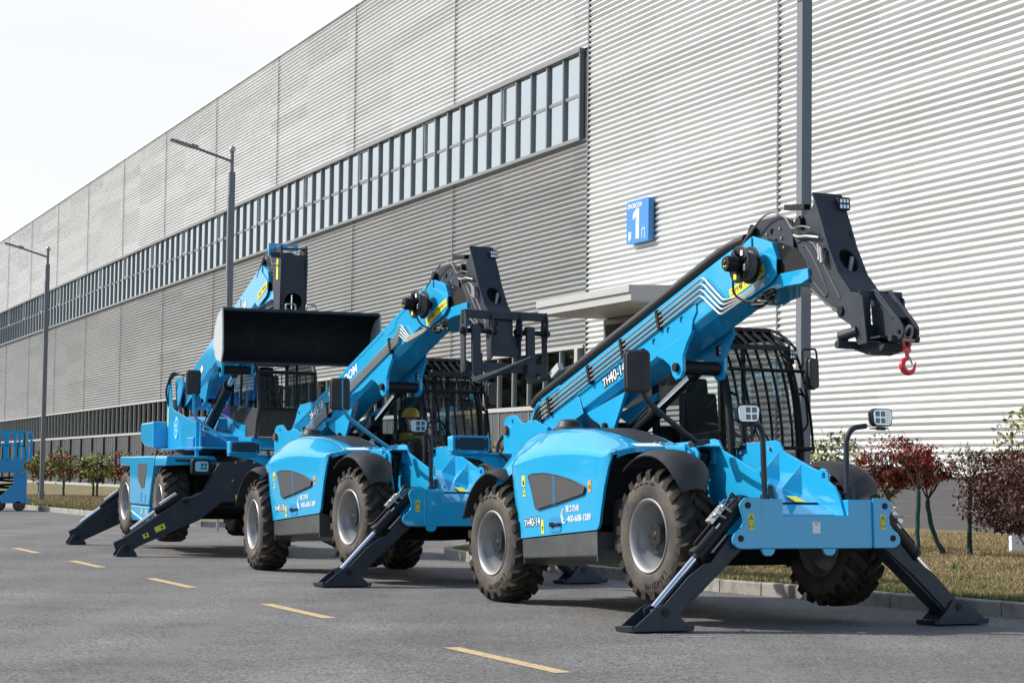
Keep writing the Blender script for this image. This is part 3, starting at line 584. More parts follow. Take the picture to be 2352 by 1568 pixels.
# ------------------------------------------------------------------ outriggers (plane across the machine at x = xp)
def outrigger(root,xp,s,yc,cyl=True,foot=(-1.62,-.07),gz=-.222,nm='outrigger'):
    """s=-1 near side; coordinates measured on the near side then mirrored about yc"""
    def m(y): return y if s<0 else 2*yc-y
    def pl(P): return [(m(y),z) for y,z in P]
    fy,fz=foot; dy=fy+1.62; dz=fz+.07
    g=G(); arm=[(-.79,.60),(-.86,.635),(-.92,.60),(-1.04,.47),(-1.13,.37),(-1.20,.355),(-1.36,.25),(-1.60+dy,.02+dz),(-1.70+dy,-.03+dz),(-1.70+dy,-.11+dz),(-1.62+dy,-.15+dz),(-1.52+dy,-.12+dz),(-1.12,.24),(-.78,.50)]
    for x0 in(xp-.115,xp+.095): g.prism(pl(arm),'x',x0,x0+.02)
    g.prism(pl([(-.80,.52),(-1.52+dy,-.10+dz),(-1.49+dy,-.12+dz),(-.78,.49)]),'x',xp-.094,xp+.094)
    g.prism(pl([(-.86,.62),(-1.02,.46),(-1.0,.44),(-.84,.60)]),'x',xp-.094,xp+.094)
    a=g.build(nm,DARK,root,bevel=.005)
    g=G(); ft=[(-1.72+dy,-.02+dz),(-1.64+dy,.01+dz),(-1.55+dy,-.0+dz),(-1.50+dy,-.06+dz),(-1.47+dy,-.10+dz),(-1.37+dy,gz+.03),(-1.37+dy,gz+.005),(-1.93+dy,gz+.005),(-1.93+dy,gz+.04)]
    for x0 in(xp-.145,xp+.12): g.prism(pl(ft),'x',x0,x0+.02)
    g.prism(pl([(-1.97+dy,gz+.05),(-1.94+dy,gz+.055),(-1.90+dy,gz+.012),(-1.36+dy,gz+.012),(-1.345+dy,gz+.05),(-1.33+dy,gz+.045),(-1.34+dy,gz),(-1.95+dy,gz)]),'x',xp-.15,xp+.145)
    g.bm.verts.ensure_lookup_table(); f=g.build('foot_pad',DARK,a,bevel=.005)
    g=G(); g.rod((xp-.155,m(-1.62+dy),-.06+dz),(xp+.15,m(-1.62+dy),-.06+dz),.035,16); g.rod((xp-.155,m(-.851),.578),(xp+.16,m(-.851),.578),.035,16); g.build('pins',BLACK,a)
    if cyl:
        p0=Vector((xp,m(-.77),.867)); p1=Vector((xp,m(-1.66+dy),-.02+dz)); d=(p1-p0).normalized()
        g=G(); g.rod(p0-d*.03,p0+d*.62,.075,22); g.rod(p0+d*.60,p0+d*.64,.083,22); g.rod(p0-d*.05+Vector((-.06,0,0)),p0-d*.05+Vector((.06,0,0)),.06,14)
        n=Vector((0,-s*d.z,s*d.y))*1.0
        up=Vector((0,-abs(d.z)*(1 if s<0 else -1),abs(d.y))).normalized()
        g.rod(p0+d*.3+up*.09,p0+d*.56+up*.09,.014,8); g.rod(p0+d*.56+up*.09,p0+d*.58+up*.06,.012,8)
        cb=g.build('outrigger_cylinder',BLACK,a,bevel=.004); g=G(); g.rod(p0+d*.6,p1,.032,18); g.build('piston_rod',CHROME,cb)
        g=G(); R_=Matrix((Vector((1,0,0)),d,up)).transposed()
        g.box(p0+d*.22+up*.115,(.07,.20,.05),R_); g.box(p0+d*.12+up*.11,(.04,.05,.04),R_)
        v=g.build('valve_block',mat('valve_alu',(.62,.62,.6),.3,metal=.6),cb,bevel=.005)
        g=G()
        for k in range(2): g.tube(rpath([p0+d*(.15+.12*k)+up*.14+Vector((.03,0,0)),p0+d*(.15+.1*k)+up*.15+Vector((.09,0,0)),p0+d*(.13+.08*k)+up*.06+Vector((.10,0,0))],.04),.011,8)
        for k in range(4): g.rod(p0+d*(.16+.04*k)+up*.14,p0+d*(.16+.04*k)+up*.15,.009,6)
        g.build('fittings',STEEL,v)
        g=G(); g.box(p0+d*.30+Vector((.06,0,0))+up*.045,(.002,.06,.03),R_); g.build('cylinder_label',WHITE,cb)
        g=G(); g.tube(rpath([p0+d*.1+up*.1,p0+up*.13-d*.05,p0-d*.08+Vector((-.12,0,.02))],.05),.012,8); g.build('hose',HOSE,cb)
    return a
def sticker_v(parent,c,w=.055,h=.135,nx=True):
    """yellow two-panel pictogram sticker, facing +x"""
    g=G(); g.box(c,(.002,w,h)); s=g.build('warning_sticker',YEL,parent)
    g=G(); x=c[0]+.002
    t=.004
    def tri(cy,cz,r):
        P=[(cy-r,cz-r*.8),(cy+r,cz-r*.8),(cy,cz+r)]; 
        for i in range(3): a,b=P[i],P[(i+1)%3]; g.beam((x,*a),(x,*b),t,.001,(1,0,0))
    tri(c[1],c[2]+h*.27,.021); g.beam((x,c[1]-.006,c[2]+h*.20),(x,c[1]-.002,c[2]+h*.32),.005,.001,(1,0,0)); g.beam((x,c[1]+.006,c[2]+h*.20),(x,c[1]+.006,c[2]+h*.32),.005,.001,(1,0,0))
    g.box((x,c[1],c[2]),(.001,w*.96,.003))
    for k in(-1,1): g.beam((x,c[1]+k*.018,c[2]-h*.15),(x,c[1]+k*.012,c[2]-h*.32),.006,.001,(1,0,0)); g.box((x,c[1]+k*.016,c[2]-h*.34),(.001,.014,.006))
    g.box((x,c[1],c[2]-h*.24),(.001,.008,.004)); g.build('pictogram',BLKP,s)
# ------------------------------------------------------------------ telehandler
def telehandler(name,label,x,y,phi,pitch,kind,num):
    h=.62; A=Matrix.Rotation(rad(phi-90),4,'Z')@Matrix.Rotation(-rad(pitch),4,'Y')
    M=Matrix.Translation((x,y,h))@A@Matrix.Translation((0,0,-h)); root=empty(name,M=M); tag(root,label,'telehandler','telehandlers parked along the kerb')
    # wheels
    st=rad(-7) if kind=='M2' else 0
    for i,(wx,wy,s) in enumerate([(.0,-1.0,-1),(3.32,-1.0,-1),(.0,1.0,1),(3.29,.90,1)]):
        z=.625 if i!=3 else .57
        make_wheel(root,wx,wy,z,s,steer=st if i in(0,2) else 0,seed=i,letters=(i<2))
    # chassis
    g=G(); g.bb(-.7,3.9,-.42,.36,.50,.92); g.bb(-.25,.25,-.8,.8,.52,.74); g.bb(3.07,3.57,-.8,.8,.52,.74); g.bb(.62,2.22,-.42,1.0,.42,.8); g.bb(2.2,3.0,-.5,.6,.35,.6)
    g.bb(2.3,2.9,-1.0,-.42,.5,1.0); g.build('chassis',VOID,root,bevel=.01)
    # engine hood: upright side, tilted shoulder facet, flat lid
    zt_pts=[(.24,1.50),(.30,1.585),(.38,1.645),(.50,1.70),(.72,1.76),(1.0,1.785),(1.3,1.775),(1.75,1.735),(2.2,1.635),(2.66,1.495)]
    zm_pts=[(.24,1.44),(.5,1.475),(.9,1.52),(1.3,1.54),(1.7,1.53),(2.1,1.50),(2.4,1.468),(2.66,1.44)]
    zb_pts=[(.24,1.42),(.28,1.346),(.36,1.19),(.45,1.03),(.54,.87),(.585,.74),(.607,.66),(1.4,.685),(2.25,.708),(2.30,.76),(2.34,.9),(2.41,1.12),(2.50,1.31),(2.58,1.41),(2.66,1.43)]
    ip=lambda P,v: float(np.interp(v,[p[0] for p in P],[p[1] for p in P]))
    xs=sorted(set([round(v,4) for v in np.linspace(.24,2.66,50)]+[p[0] for p in zb_pts]+[.32,.40,.495,.56,2.28,2.32,2.36,2.38,2.44,2.47,2.54])); g=G(); grid=[]
    YO,YI=-1.15,-.40
    def ztop(v): return sum(ip(zt_pts,v+d) for d in(-.08,-.04,0,.04,.08))/5
    def section(v):
        zt,zm,zb=ztop(v),ip(zm_pts,v),ip(zb_pts,v); zm=max(min(zm,zt-.03),zb+.012); t_=max(0,(.60-v)/.36)**2*.10
        P=[(YO+t_,zb),(YO-.03+t_,zm),(YO+.20+t_*.5,zt-.012),(YI,zt)]; r=.085
        out=[]; pts=rpath([(0,a_,b_) for a_,b_ in P],r,7); return [(p.y,p.z) for p in pts]
    for v in xs: grid.append([g.bm.verts.new((v,y_,z_)) for y_,z_ in section(v)])
    for A_,B_ in zip(grid,grid[1:]):
        for k in range(len(A_)-1): g.bm.faces.new((A_[k],A_[k+1],B_[k+1],B_[k]))
    hood=g.build('engine_hood',BLUE,root,ang=40,solid=.03)
    # rear top shoulder of the frame beside the hood
    g=G(); g.prism([(-.38,1.42),(-.42,1.30),(-.3,1.0),(.6,1.0),(.75,1.70),(.5,1.80),(.1,1.78),(-.2,1.68)],'y',-.42,-.36); 
    prf=[(-.42+.0*0,-.72),(-.36,-.72)]
    g.build('rear_frame_panel',BLUE,root,bevel=.01)
    g=G(); Pq=[]
    for v in np.linspace(-.25,.75,12):
        zt=1.60+.22*math.sin(min(1,(v+.25)/.7)*math.pi/2); Pq.append([g.bm.verts.new((v,-.98+.40*(1-math.cos(a))*1.1-.05,zt-.42+.42*math.sin(a))) for a in [math.pi/2*k/10 for k in range(11)]])
    for A_,B_ in zip(Pq,Pq[1:]):
        for k in range(10): g.bm.faces.new((A_[k],A_[k+1],B_[k+1],B_[k]))
    g.build('rear_cowl',BLUE,root,ang=60,solid=.02)
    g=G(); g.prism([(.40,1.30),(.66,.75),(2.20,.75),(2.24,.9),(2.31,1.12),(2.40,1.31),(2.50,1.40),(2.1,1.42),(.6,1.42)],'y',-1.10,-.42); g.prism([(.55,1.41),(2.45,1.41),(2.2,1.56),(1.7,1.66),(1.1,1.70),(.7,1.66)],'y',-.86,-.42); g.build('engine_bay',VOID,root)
    # front lip of the lid, turned down
    g=G(); sc_=section(2.66); g.prism(sc_+[(y_+(.03 if i_<9 else 0),z_-.05) for i_,(y_,z_) in reversed(list(enumerate(sc_)))],'x',2.655,2.672)
    g.build('hood_lip',BLUE,hood,bevel=.004)
    # top air grille
    def topz(v,yy):
        zt=ztop(v); f_=min(1,max(0,(yy-(YO+.20))/(YI-YO-.20))); return zt-.012*(1-f_)
    g=G(); n1=14; rows=[]
    for i in range(n1+1):
        f=i/n1; v=1.42+1.02*f; ya=-.84+.06*f; yb=-.43; rows.append([g.bm.verts.new((v,ya+(yb-ya)*k/8,topz(v,ya+(yb-ya)*k/8)+.006)) for k in range(9)])
    for A_,B_ in zip(rows,rows[1:]):
        for k in range(8): g.bm.faces.new((A_[k],A_[k+1],B_[k+1],B_[k]))
    g.build('top_grille',PLAST,hood,ang=60)
    g=G(); rows=[]
    for i in range(3):
        v=2.50+.06*i; rows.append([g.bm.verts.new((v,-.90+.30*k/4,topz(v,-1.0+.30*k/4)+.005)) for k in range(5)])
    for A_,B_ in zip(rows,rows[1:]):
        for k in range(4): g.bm.faces.new((A_[k],A_[k+1],B_[k+1],B_[k]))
    g.build('hood_label',WHITE,hood)
    g=G()
    for yy in(-.62,-.56): g.lathe([(.0,.02),(.014,.015),(.016,0)],(2.5,yy,topz(2.5,yy)),'z',10)
    g.build('hood_screws',STEEL,hood)
    # side grille window
    gr=[(.845,1.300),(.95,1.312),(1.2,1.308),(1.5,1.27),(1.8,1.21),(2.06,1.135),(2.075,1.12),(2.04,1.065),(1.6,1.01),(1.03,.948),(1.005,.96)]
    g=G(); g.prism(gr,'y',-1.182,-1.150); gm=g.build('side_grille',GRILLE,hood)
    g=G(); g.tube([(a,-1.181,b) for a,b in gr],.006,6,close=True); g.build('grille_frame',BLACK,gm)
    g=G(); g.box((1.42,-1.183,1.13),(.07,.002,.30)); gb=g.build('strut_behind_mesh',mat('mesh_blue',(.02,.10,.18),.6),gm)
    # decals
    HY=lambda z_: -1.15-.030*(z_-.69)/.83
    def T2(s,sz,x_,z_,off=0,nm='lettering',sx=1,mt=WHITE): return text(nm,s,sz,mt,hood,(x_,HY(z_)-(.002 if mt is BLKP else .0035),z_),(1,0,.02),(0,-.036,1),.0008,off,sx)
    for mt,of in((BLKP,.010),(WHITE,.0012)): T2('TH',.088,.705,.783,of,'model_number',1.0,mt); T2(num,.125,.815,.78,of,'model_number',.84,mt)
    T2('服务热线',.07,1.63,.905,.001); T2('400-608-1289',.088,1.66,.80,.0015,sx=.98)
    g=G(); g.tube([(1.585+.062*math.cos(a),-1.157,.865+.075*math.sin(a)) for a in [rad(100+ (330-100)*k/16) for k in range(17)]],.006,6)
    g.tube(rpath([(1.565,-1.157,.92),(1.545,-1.157,.87),(1.575,-1.157,.82)],.04),.012,6); g.build('phone_symbol',WHITE,hood)
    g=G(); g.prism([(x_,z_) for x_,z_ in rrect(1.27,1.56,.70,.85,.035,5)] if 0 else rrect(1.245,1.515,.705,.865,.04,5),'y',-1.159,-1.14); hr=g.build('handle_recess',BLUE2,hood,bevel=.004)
    g=G(); g.bb(1.30,1.515,-1.180,-1.16,.77,.795); g.bb(1.30,1.36,-1.185,-1.16,.76,.805); g.build('handle',BLACK,hr,bevel=.005)
    for (cx,cz,w_,h_,mt) in((.725,1.25,.075,.11,YEL),(.735,1.13,.07,.09,YEL),(1.11,.765,.055,.14,YEL),(2.15,1.135,.06,.11,ORNG)):
        g=G(); 
        if cz==1.13: g.prism([(cx-.035,cz-.04),(cx+.035,cz-.04),(cx,cz+.045)],'y',HY(cz)-.006,HY(cz)-.002)
        else: g.box((cx,HY(cz)-.003,cz),(w_,.004,h_),Matrix.Rotation(.036,3,'X'))
        s_=g.build('warning_sticker',mt,hood)
        g=G(); g.box((cx,HY(cz)-.0065,cz-.012),(w_*.28,.001,h_*.28)); g.box((cx,HY(cz)-.0065,cz+.0),(w_*.7,.001,.004)) if cz!=1.13 else None
        g.build('pictogram',BLKP,s_)
    text('sticker_text','106',.032,BLKP,hood,(.70,HY(1.21)-.0075,1.21),(1,0,0),(0,0,1))
    # sill
    g=G(); zc=[(.625,.648),(2.245,.694),(2.245,.455),(.64,.455)]; g.prism(zc,'y',-1.145,-1.12); g.prism([(-1.145,.455),(-1.145,.47),(-.95,.395),(-.5,.395),(-.5,.38),(-.955,.38)],'x',.64,2.243); g.bb(2.22,2.243,-1.14,-.5,.40,.69); g.bb(.64,.66,-1.14,-.5,.40,.64)
    g.build('sill_panel',SILL,root,bevel=.004)
    # air pre-cleaner cap
    g=G(); g.lathe([(.0,.13),(.06,.128),(.115,.105),(.135,.06),(.14,.045),(.175,.03),(.18,0),(.18,-.1)],(.72,-.62,1.775),'z',36); g.build('air_cap',PLAST,root,ang=40)
    # fenders
    def fender(cx,cz,R,a0,a1,ya,yb,nm,pin):
        g=G(); rows=[]; n=18
        for i in range(n+1):
            f=i/n; a=rad(a0+(a1-a0)*f); q=max(0,(f-(1-pin))/pin); mid=(ya+yb)/2; sp=math.sqrt(max(0,1-q*q*.75)); row=[]
            for k in range(9):
                t=k/8; yy=mid+(yb-ya)*(t-.5)*sp; rr_=R-.06*(abs(2*t-1))**3-.10*q**2+(.0 if k else 0)
                row.append(g.bm.verts.new((cx+rr_*math.cos(a),yy,cz+rr_*math.sin(a))))
            rows.append(row)
        for A_,B_ in zip(rows,rows[1:]):
            for k in range(8): g.bm.faces.new((A_[k],A_[k+1],B_[k+1],B_[k]))
        f=g.build(nm,PLAST,root,ang=60,solid=.014)
        g=G(); g.tube(rpath([(cx,(ya+yb)/2+.1,cz+R-.05),(cx,(ya+yb)/2+.15,cz+R-.25),(cx,(-.4 if ya<0 else .4),cz+.1)],.08),.02,8); g.build('fender_bracket',BLACK,f)
    fender(3.32,.64,.79,124,35,-1.23,-.78,'front_fender',.35); fender(3.28,.58,.77,110,30,.66,1.10,'front_fender',.35)
    fender(-.02,.62,.82,158,80,-1.2,-.72,'rear_fender',.25); fender(-.02,.62,.82,158,80,.75,1.2,'rear_fender',.25)
    # front frame
    yc=-.03; n0,n1,f0,f1=-.385,-.36,.30,.325
    prof=[(2.35,1.55),(3.2,1.545),(3.28,1.52),(3.34,1.43),(3.9,1.215),(3.96,1.235),(4.03,1.22),(4.07,1.17),(4.07,1.11),(4.16,1.06),(4.23,.98),(4.27,.88),(4.30,.80),(4.30,.50),(2.35,.50)]
    g=G(); hl=[circ(4.0,1.165,.028)]
    g.prism(prof,'y',n0,n1,holes=hl); g.prism(prof,'y',f0,f1,holes=hl)
    # sloping trough between the plates, gussets, top rails
    g.prism([(3.0,1.22),(3.05,1.24),(4.16,.80),(4.16,.77)],'y',n1,f0)
    for xx,zz in((3.25,1.50),(3.62,1.36)):
        g.poly3; 
        for yy0,yy1,s in((f0-.001,f0-.16,1),(n1+.001,n1+.10,-1)):
            g.bm.faces.new([g.bm.verts.new(p) for p in ((xx,yy0,zz-.07),(xx,yy0,zz-.42),(xx-.18,yy1,zz-.35))]); g.bm.faces.new([g.bm.verts.new(p) for p in ((xx+.02,yy0,zz-.07),(xx+.02,yy0,zz-.42),(xx-.16,yy1,zz-.35))]); g.bm.faces.new([g.bm.verts.new(p) for p in ((xx,yy0,zz-.07),(xx+.02,yy0,zz-.07),(xx-.16,yy1,zz-.35),(xx-.18,yy1,zz-.35))])
    g.prism([(-.36,1.40),(-.36,.95),(-.15,1.0),(-.05,1.05),(.18,1.05),(.30,1.2),(.30,1.40),(.28,1.10),(.16,.98),(-.3,.90),(-.36,.90)],'x',2.55,2.56) if 0 else None
    fr=g.build('front_frame',BLUE,root,bevel=.006)
    g=G()
    for px,pz in((2.62,1.46),(3.12,1.47)): g.lathe([(0,f0-.025),(.018,f0-.025),(.018,f0)],(px,0,pz),'y',8)
    split_loose(g.build('bolts',STEEL,fr),'bolt')
    # steering-cylinder bracket at the near side
    g=G(); g.prism([(3.02,1.30),(3.02,1.40),(3.07,1.45),(3.15,1.47),(3.22,1.45),(3.26,1.40),(3.24,1.25),(3.34,.95),(3.3,.9),(3.1,1.2)],'y',-.60,-.575); g.prism([(3.02,1.30),(3.02,1.40),(3.07,1.45),(3.22,1.45),(3.26,1.40),(3.24,1.3)],'y',-.42,-.386); g.bb(3.0,3.3,-.6,-.39,1.46,1.475); g.bb(2.60,3.05,-.62,-.40,1.38,1.50)
    g.lathe([(.0,-.635),(.045,-.635),(.045,-.60)],(3.14,0,1.385),'y',16); g.lathe([(.062,-.615),(.062,-.60)],(3.14,0,1.385),'y',16); br=g.build('levelling_bracket',BLUE,fr,bevel=.005)
    g=G(); g.rod((3.14,-.48,1.40),(3.10,-.5,.85),.06,16); g.rod((3.14,-.57,1.385),(3.14,-.42,1.385),.06,12); g.rod((3.10,-.62,1.3),(3.04,-.64,.7),.014,8); g.rod((3.16,-.64,1.2),(3.2,-.6,.75),.012,8); lc=g.build('levelling_cylinder',BLACK,fr)
    g=G(); g.box((2.98,-.6,1.27),(.06,.06,.12)); g.rod((3.02,-.64,1.22),(3.06,-.64,1.08),.014,6); g.build('levelling_valve',mat('brass_grey',(.4,.36,.28),.4,metal=.7),lc,bevel=.005)
    # cross beam with lugs
    bx0,bx1=4.03,4.345; g=G()
    z1,zm,z0=.93,.785,.485
    g.prism([(-.66,z0+.02),(-.66,z1),(-.385,z1),(-.385,zm),(.325,zm),(.325,z1),(.60,z1),(.60,z0+.02),(.57,z0),(-.63,z0)],'x',bx0,bx1)
    lug=[(-.645,z1+.012),(-.80,z1+.012),(-.835,.915),(-.86,.88),(-.852,.83),(-.826,.77),(-.83,.71),(-.87,.655),(-.92,.62),(-.945,.575),(-.94,.53),(-.90,.497),(-.86,.485),(-.645,.485)]
    for s in(0,1):
        L_=lug if s==0 else [(2*yc-y_,z_) for y_,z_ in lug]
        for xa in(bx1-.003,bx0-.022): g.prism(L_,'x',xa,xa+.026)
    for y_ in(-.62,-.56,.5,.56): pass
    for yy in(-.36,.30): g.prism([(yy-.06+ (0 if 0 else 0),z0+.005),(yy+.10,z0+.005),(yy+.08,z0-.05),(yy+.05,z0-.07),(yy-.01,z0-.07),(yy-.04,z0-.05)] if 0 else [(yy-.27,z0+.005),(yy-.11,z0+.005),(yy-.13,z0-.045),(yy-.16,z0-.065),(yy-.22,z0-.065),(yy-.25,z0-.045)],'x',bx1-.03,bx1-.005)
    cb=g.build('cross_beam',BLUE,root,bevel=.010,seg=3)
    g=G()
    for yy,zz in((-.775,.872),(-.857,.578),(.715,.872),(.797,.578)): g.lathe([(0,bx1+.03),(.030,bx1+.03),(.030,bx0-.04),(0,bx0-.04)],(0,yy,zz),'x',20)
    split_loose(g.build('lug_pins',BLACK if kind=='M1' else BLUE,cb,bevel=.003),'lug_pin')
    sticker_v(cb,(bx1+.025,-.745,.725)); sticker_v(cb,(bx1+.025,.685,.725))
    if kind=='M1':
        g=G(); g.box((bx1+.002,-.035,.675),(.002,.085,.105)); wl=g.build('white_label',WHITE,cb)
        g=G(); g.box((bx1+.0035,-.035,.715),(.001,.05,.004)); g.box((bx1+.0035,-.03,.70),(.001,.03,.004)); g.build('label_print',BLKP,wl)
    g=G(); g.box((3.80,.12,.955),(.16,.12,.002),Matrix.Rotation(.38,3,'Y')); ws=g.build('trough_sticker',YEL,fr); 
    # lamp posts
    lamps_=[]
    for s,y0,y1,yh in((-1,-.47,-.55,-.675),(1,.43,.56,.80)):
        g=G(); g.tube(rpath([(4.18,y0,.80),(4.18,y0+.005*s,1.30),(4.18,y0+.01*s,1.50),(4.2,(y0+y1)/2,1.60),(4.22,y1+ s*.08,1.62)],.12,6),.026,12); g.box((4.18,y0,.955),(.05,.08,.04)); g.box((4.21,y0+.045,1.0),(.012,.05,.12)); g.box((4.2,yh,1.60),(.09,.16,.012))
        lp=g.build('lamp_post',DARK,root,bevel=.003); head_lamp(lp,(4.26,yh,1.70),-.12 if s<0 else .0)
    # near mirror on its long arm
    marm=BLUE if kind=='M2' else DARK
    g=G(); g.tube(rpath([(3.42,-.72,1.50),(3.45,-.90,1.60),(3.5,-1.27,1.84),(3.5,-1.325,1.92),(3.5,-1.325,2.34)],.10,6),.026,12); g.box((3.38,-.66,1.49),(.10,.18,.05),Matrix.Rotation(.2,3,'X'))
    g.tube(rpath([(3.53,-1.33,2.30),(3.55,-1.37,2.30),(3.55,-1.37,1.95),(3.53,-1.33,1.93)],.02),.010,8); ma=g.build('mirror_arm',marm,root,bevel=.003); mirror(ma,(3.50,-1.385,2.13),.25,.40,-.35)
    # rear frame ears and tail box
    g=G(); 
    for y0 in(-.36,.20): g.prism([(-1.36,1.1),(-1.40,1.95),(-1.36,2.05),(-1.28,2.09),(-1.08,2.09),(-1.02,2.05),(-.90,1.98),(-.60,2.0),(-.3,1.9),(-.3,1.1)],'y',y0,y0+.03,holes=[circ(-1.16,2.02,.022)])
    g.prism([(-1.3,1.0),(-1.36,1.15),(-1.36,1.62),(-1.3,1.62),(-1.2,1.2),(-.3,1.0)],'y',-.36,.23)
    er=g.build('rear_frame_ears',BLUE,root,bevel=.006)
    g=G(); g.lathe([(0,-.40),(.05,-.40),(.055,-.38),(.055,.24),(0,.24)],(-1.30,0,1.93),'y',20); g.build('rear_pin',mat('rusty_pin',(.16,.09,.06),.5,metal=.5),er)
    g=G()
    for y0 in(YN,YF-.02): g.prism([(-1.0,1.98),(-.86,2.02),(-.72,2.16),(-.64,2.28),(-.56,2.34),(-.50,2.34),(-.1,2.35),(-.2,1.95),(-.7,1.8),(-1.0,1.9)],'y',y0,y0+.02,holes=[circ(-.60,2.23,.028)])
    split_loose(g.build('boom_root_plates',BLUE,root,bevel=.005),'boom_root_plate')
    tx=-1.15; g=G(); g.prism(rrect(-1.16,-.70,1.66,1.84,.02),'x',tx-.04,tx+.10); g.bb(tx-.03,tx+.06,-1.16,-.4,1.63,1.655); g.prism([(-1.14,1.63),(-.36,1.63),(-.36,1.42),(-.5,1.45),(-.8,1.58)],'x',tx,tx+.012)
    tl=g.build('tail_box',BLUE,root,bevel=.012); g=G(); g.prism(rrect(-1.13,-.72,1.68,1.82,.02),'x',tx+.10,tx+.106); g.build('tail_box_cover',DARK,tl,bevel=.003)
    g=G()
    for yy in(-1.09,-.76):
        for zz in(1.695,1.805): g.lathe([(0,tx+.112),(.008,tx+.112),(.008,tx+.10)],(0,yy,zz),'x',8)
    g.build('cover_screws',STEEL,tl)
    g=G(); g.tube(rpath([(-1.1,-.55,1.65),(-1.0,-.42,1.5),(-1.02,-.42,1.2)],.08),.02,8); g.build('tail_hose',HOSE,tl)
    cb_=cab(root)
    if kind=='M1':
        g=G(); g.prism([(.62,1.86),(.70,1.85),(.745,2.14),(.66,2.16)],'x',.93,.932); STK=0; sk=g.build('window_notice',WHITE,cb_); g=G(); g.box((.935,.70,2.11),(.002,.05,.03)); g.box((.935,.69,2.02),(.002,.04,.05)); g.box((.935,.67,1.92),(.002,.03,.05)); g.build('red_print',REDP,sk)
    g=G(); g.bb(2.62,2.72,.34,.50,1.30,1.32); g.bb(2.60,2.63,.34,.50,1.30,1.56); g.bb(2.60,2.80,.34,.50,1.545,1.56); g.build('red_bracket',REDP,root,bevel=.004)
    # boom
    if kind=='M1': B=boom(root,O0,A0,0,'M1')
    else: B=boom(root,(-.6,1.88),A0+rad(2.1),.18,'M2')
    b,T,UV,ud,vd=B
    def BT(s,sz,u,v,mt,off,sx=1,nm='boom_lettering',tilt=0): p=UV(u,v); return text(nm,s,sz,mt,b,(p[0],YN-(.003 if mt is BLKP else .0045),p[1]),ud,vd,.0008,off,sx)
    if kind=='M1':
        for mt,of in((BLKP,.017),(WHITE,.0015)): BT('TH',.125,1.50,-.125,mt,of); BT(num,.175,1.66,-.135,mt,of,.86)
    else:
        for mt,of in((BLKP,.015),(WHITE,.0015)): BT('TH',.12,.50,.06,mt,of); BT(num,.175,.65,.05,mt,of,.86)
        BT('SINOBOOM',.17,1.22,.065,WHITE,.004,1.15)
    # outriggers
    outrigger(root,4.19,-1,yc); outrigger(root,4.19,1,yc)
    return root,T,UV
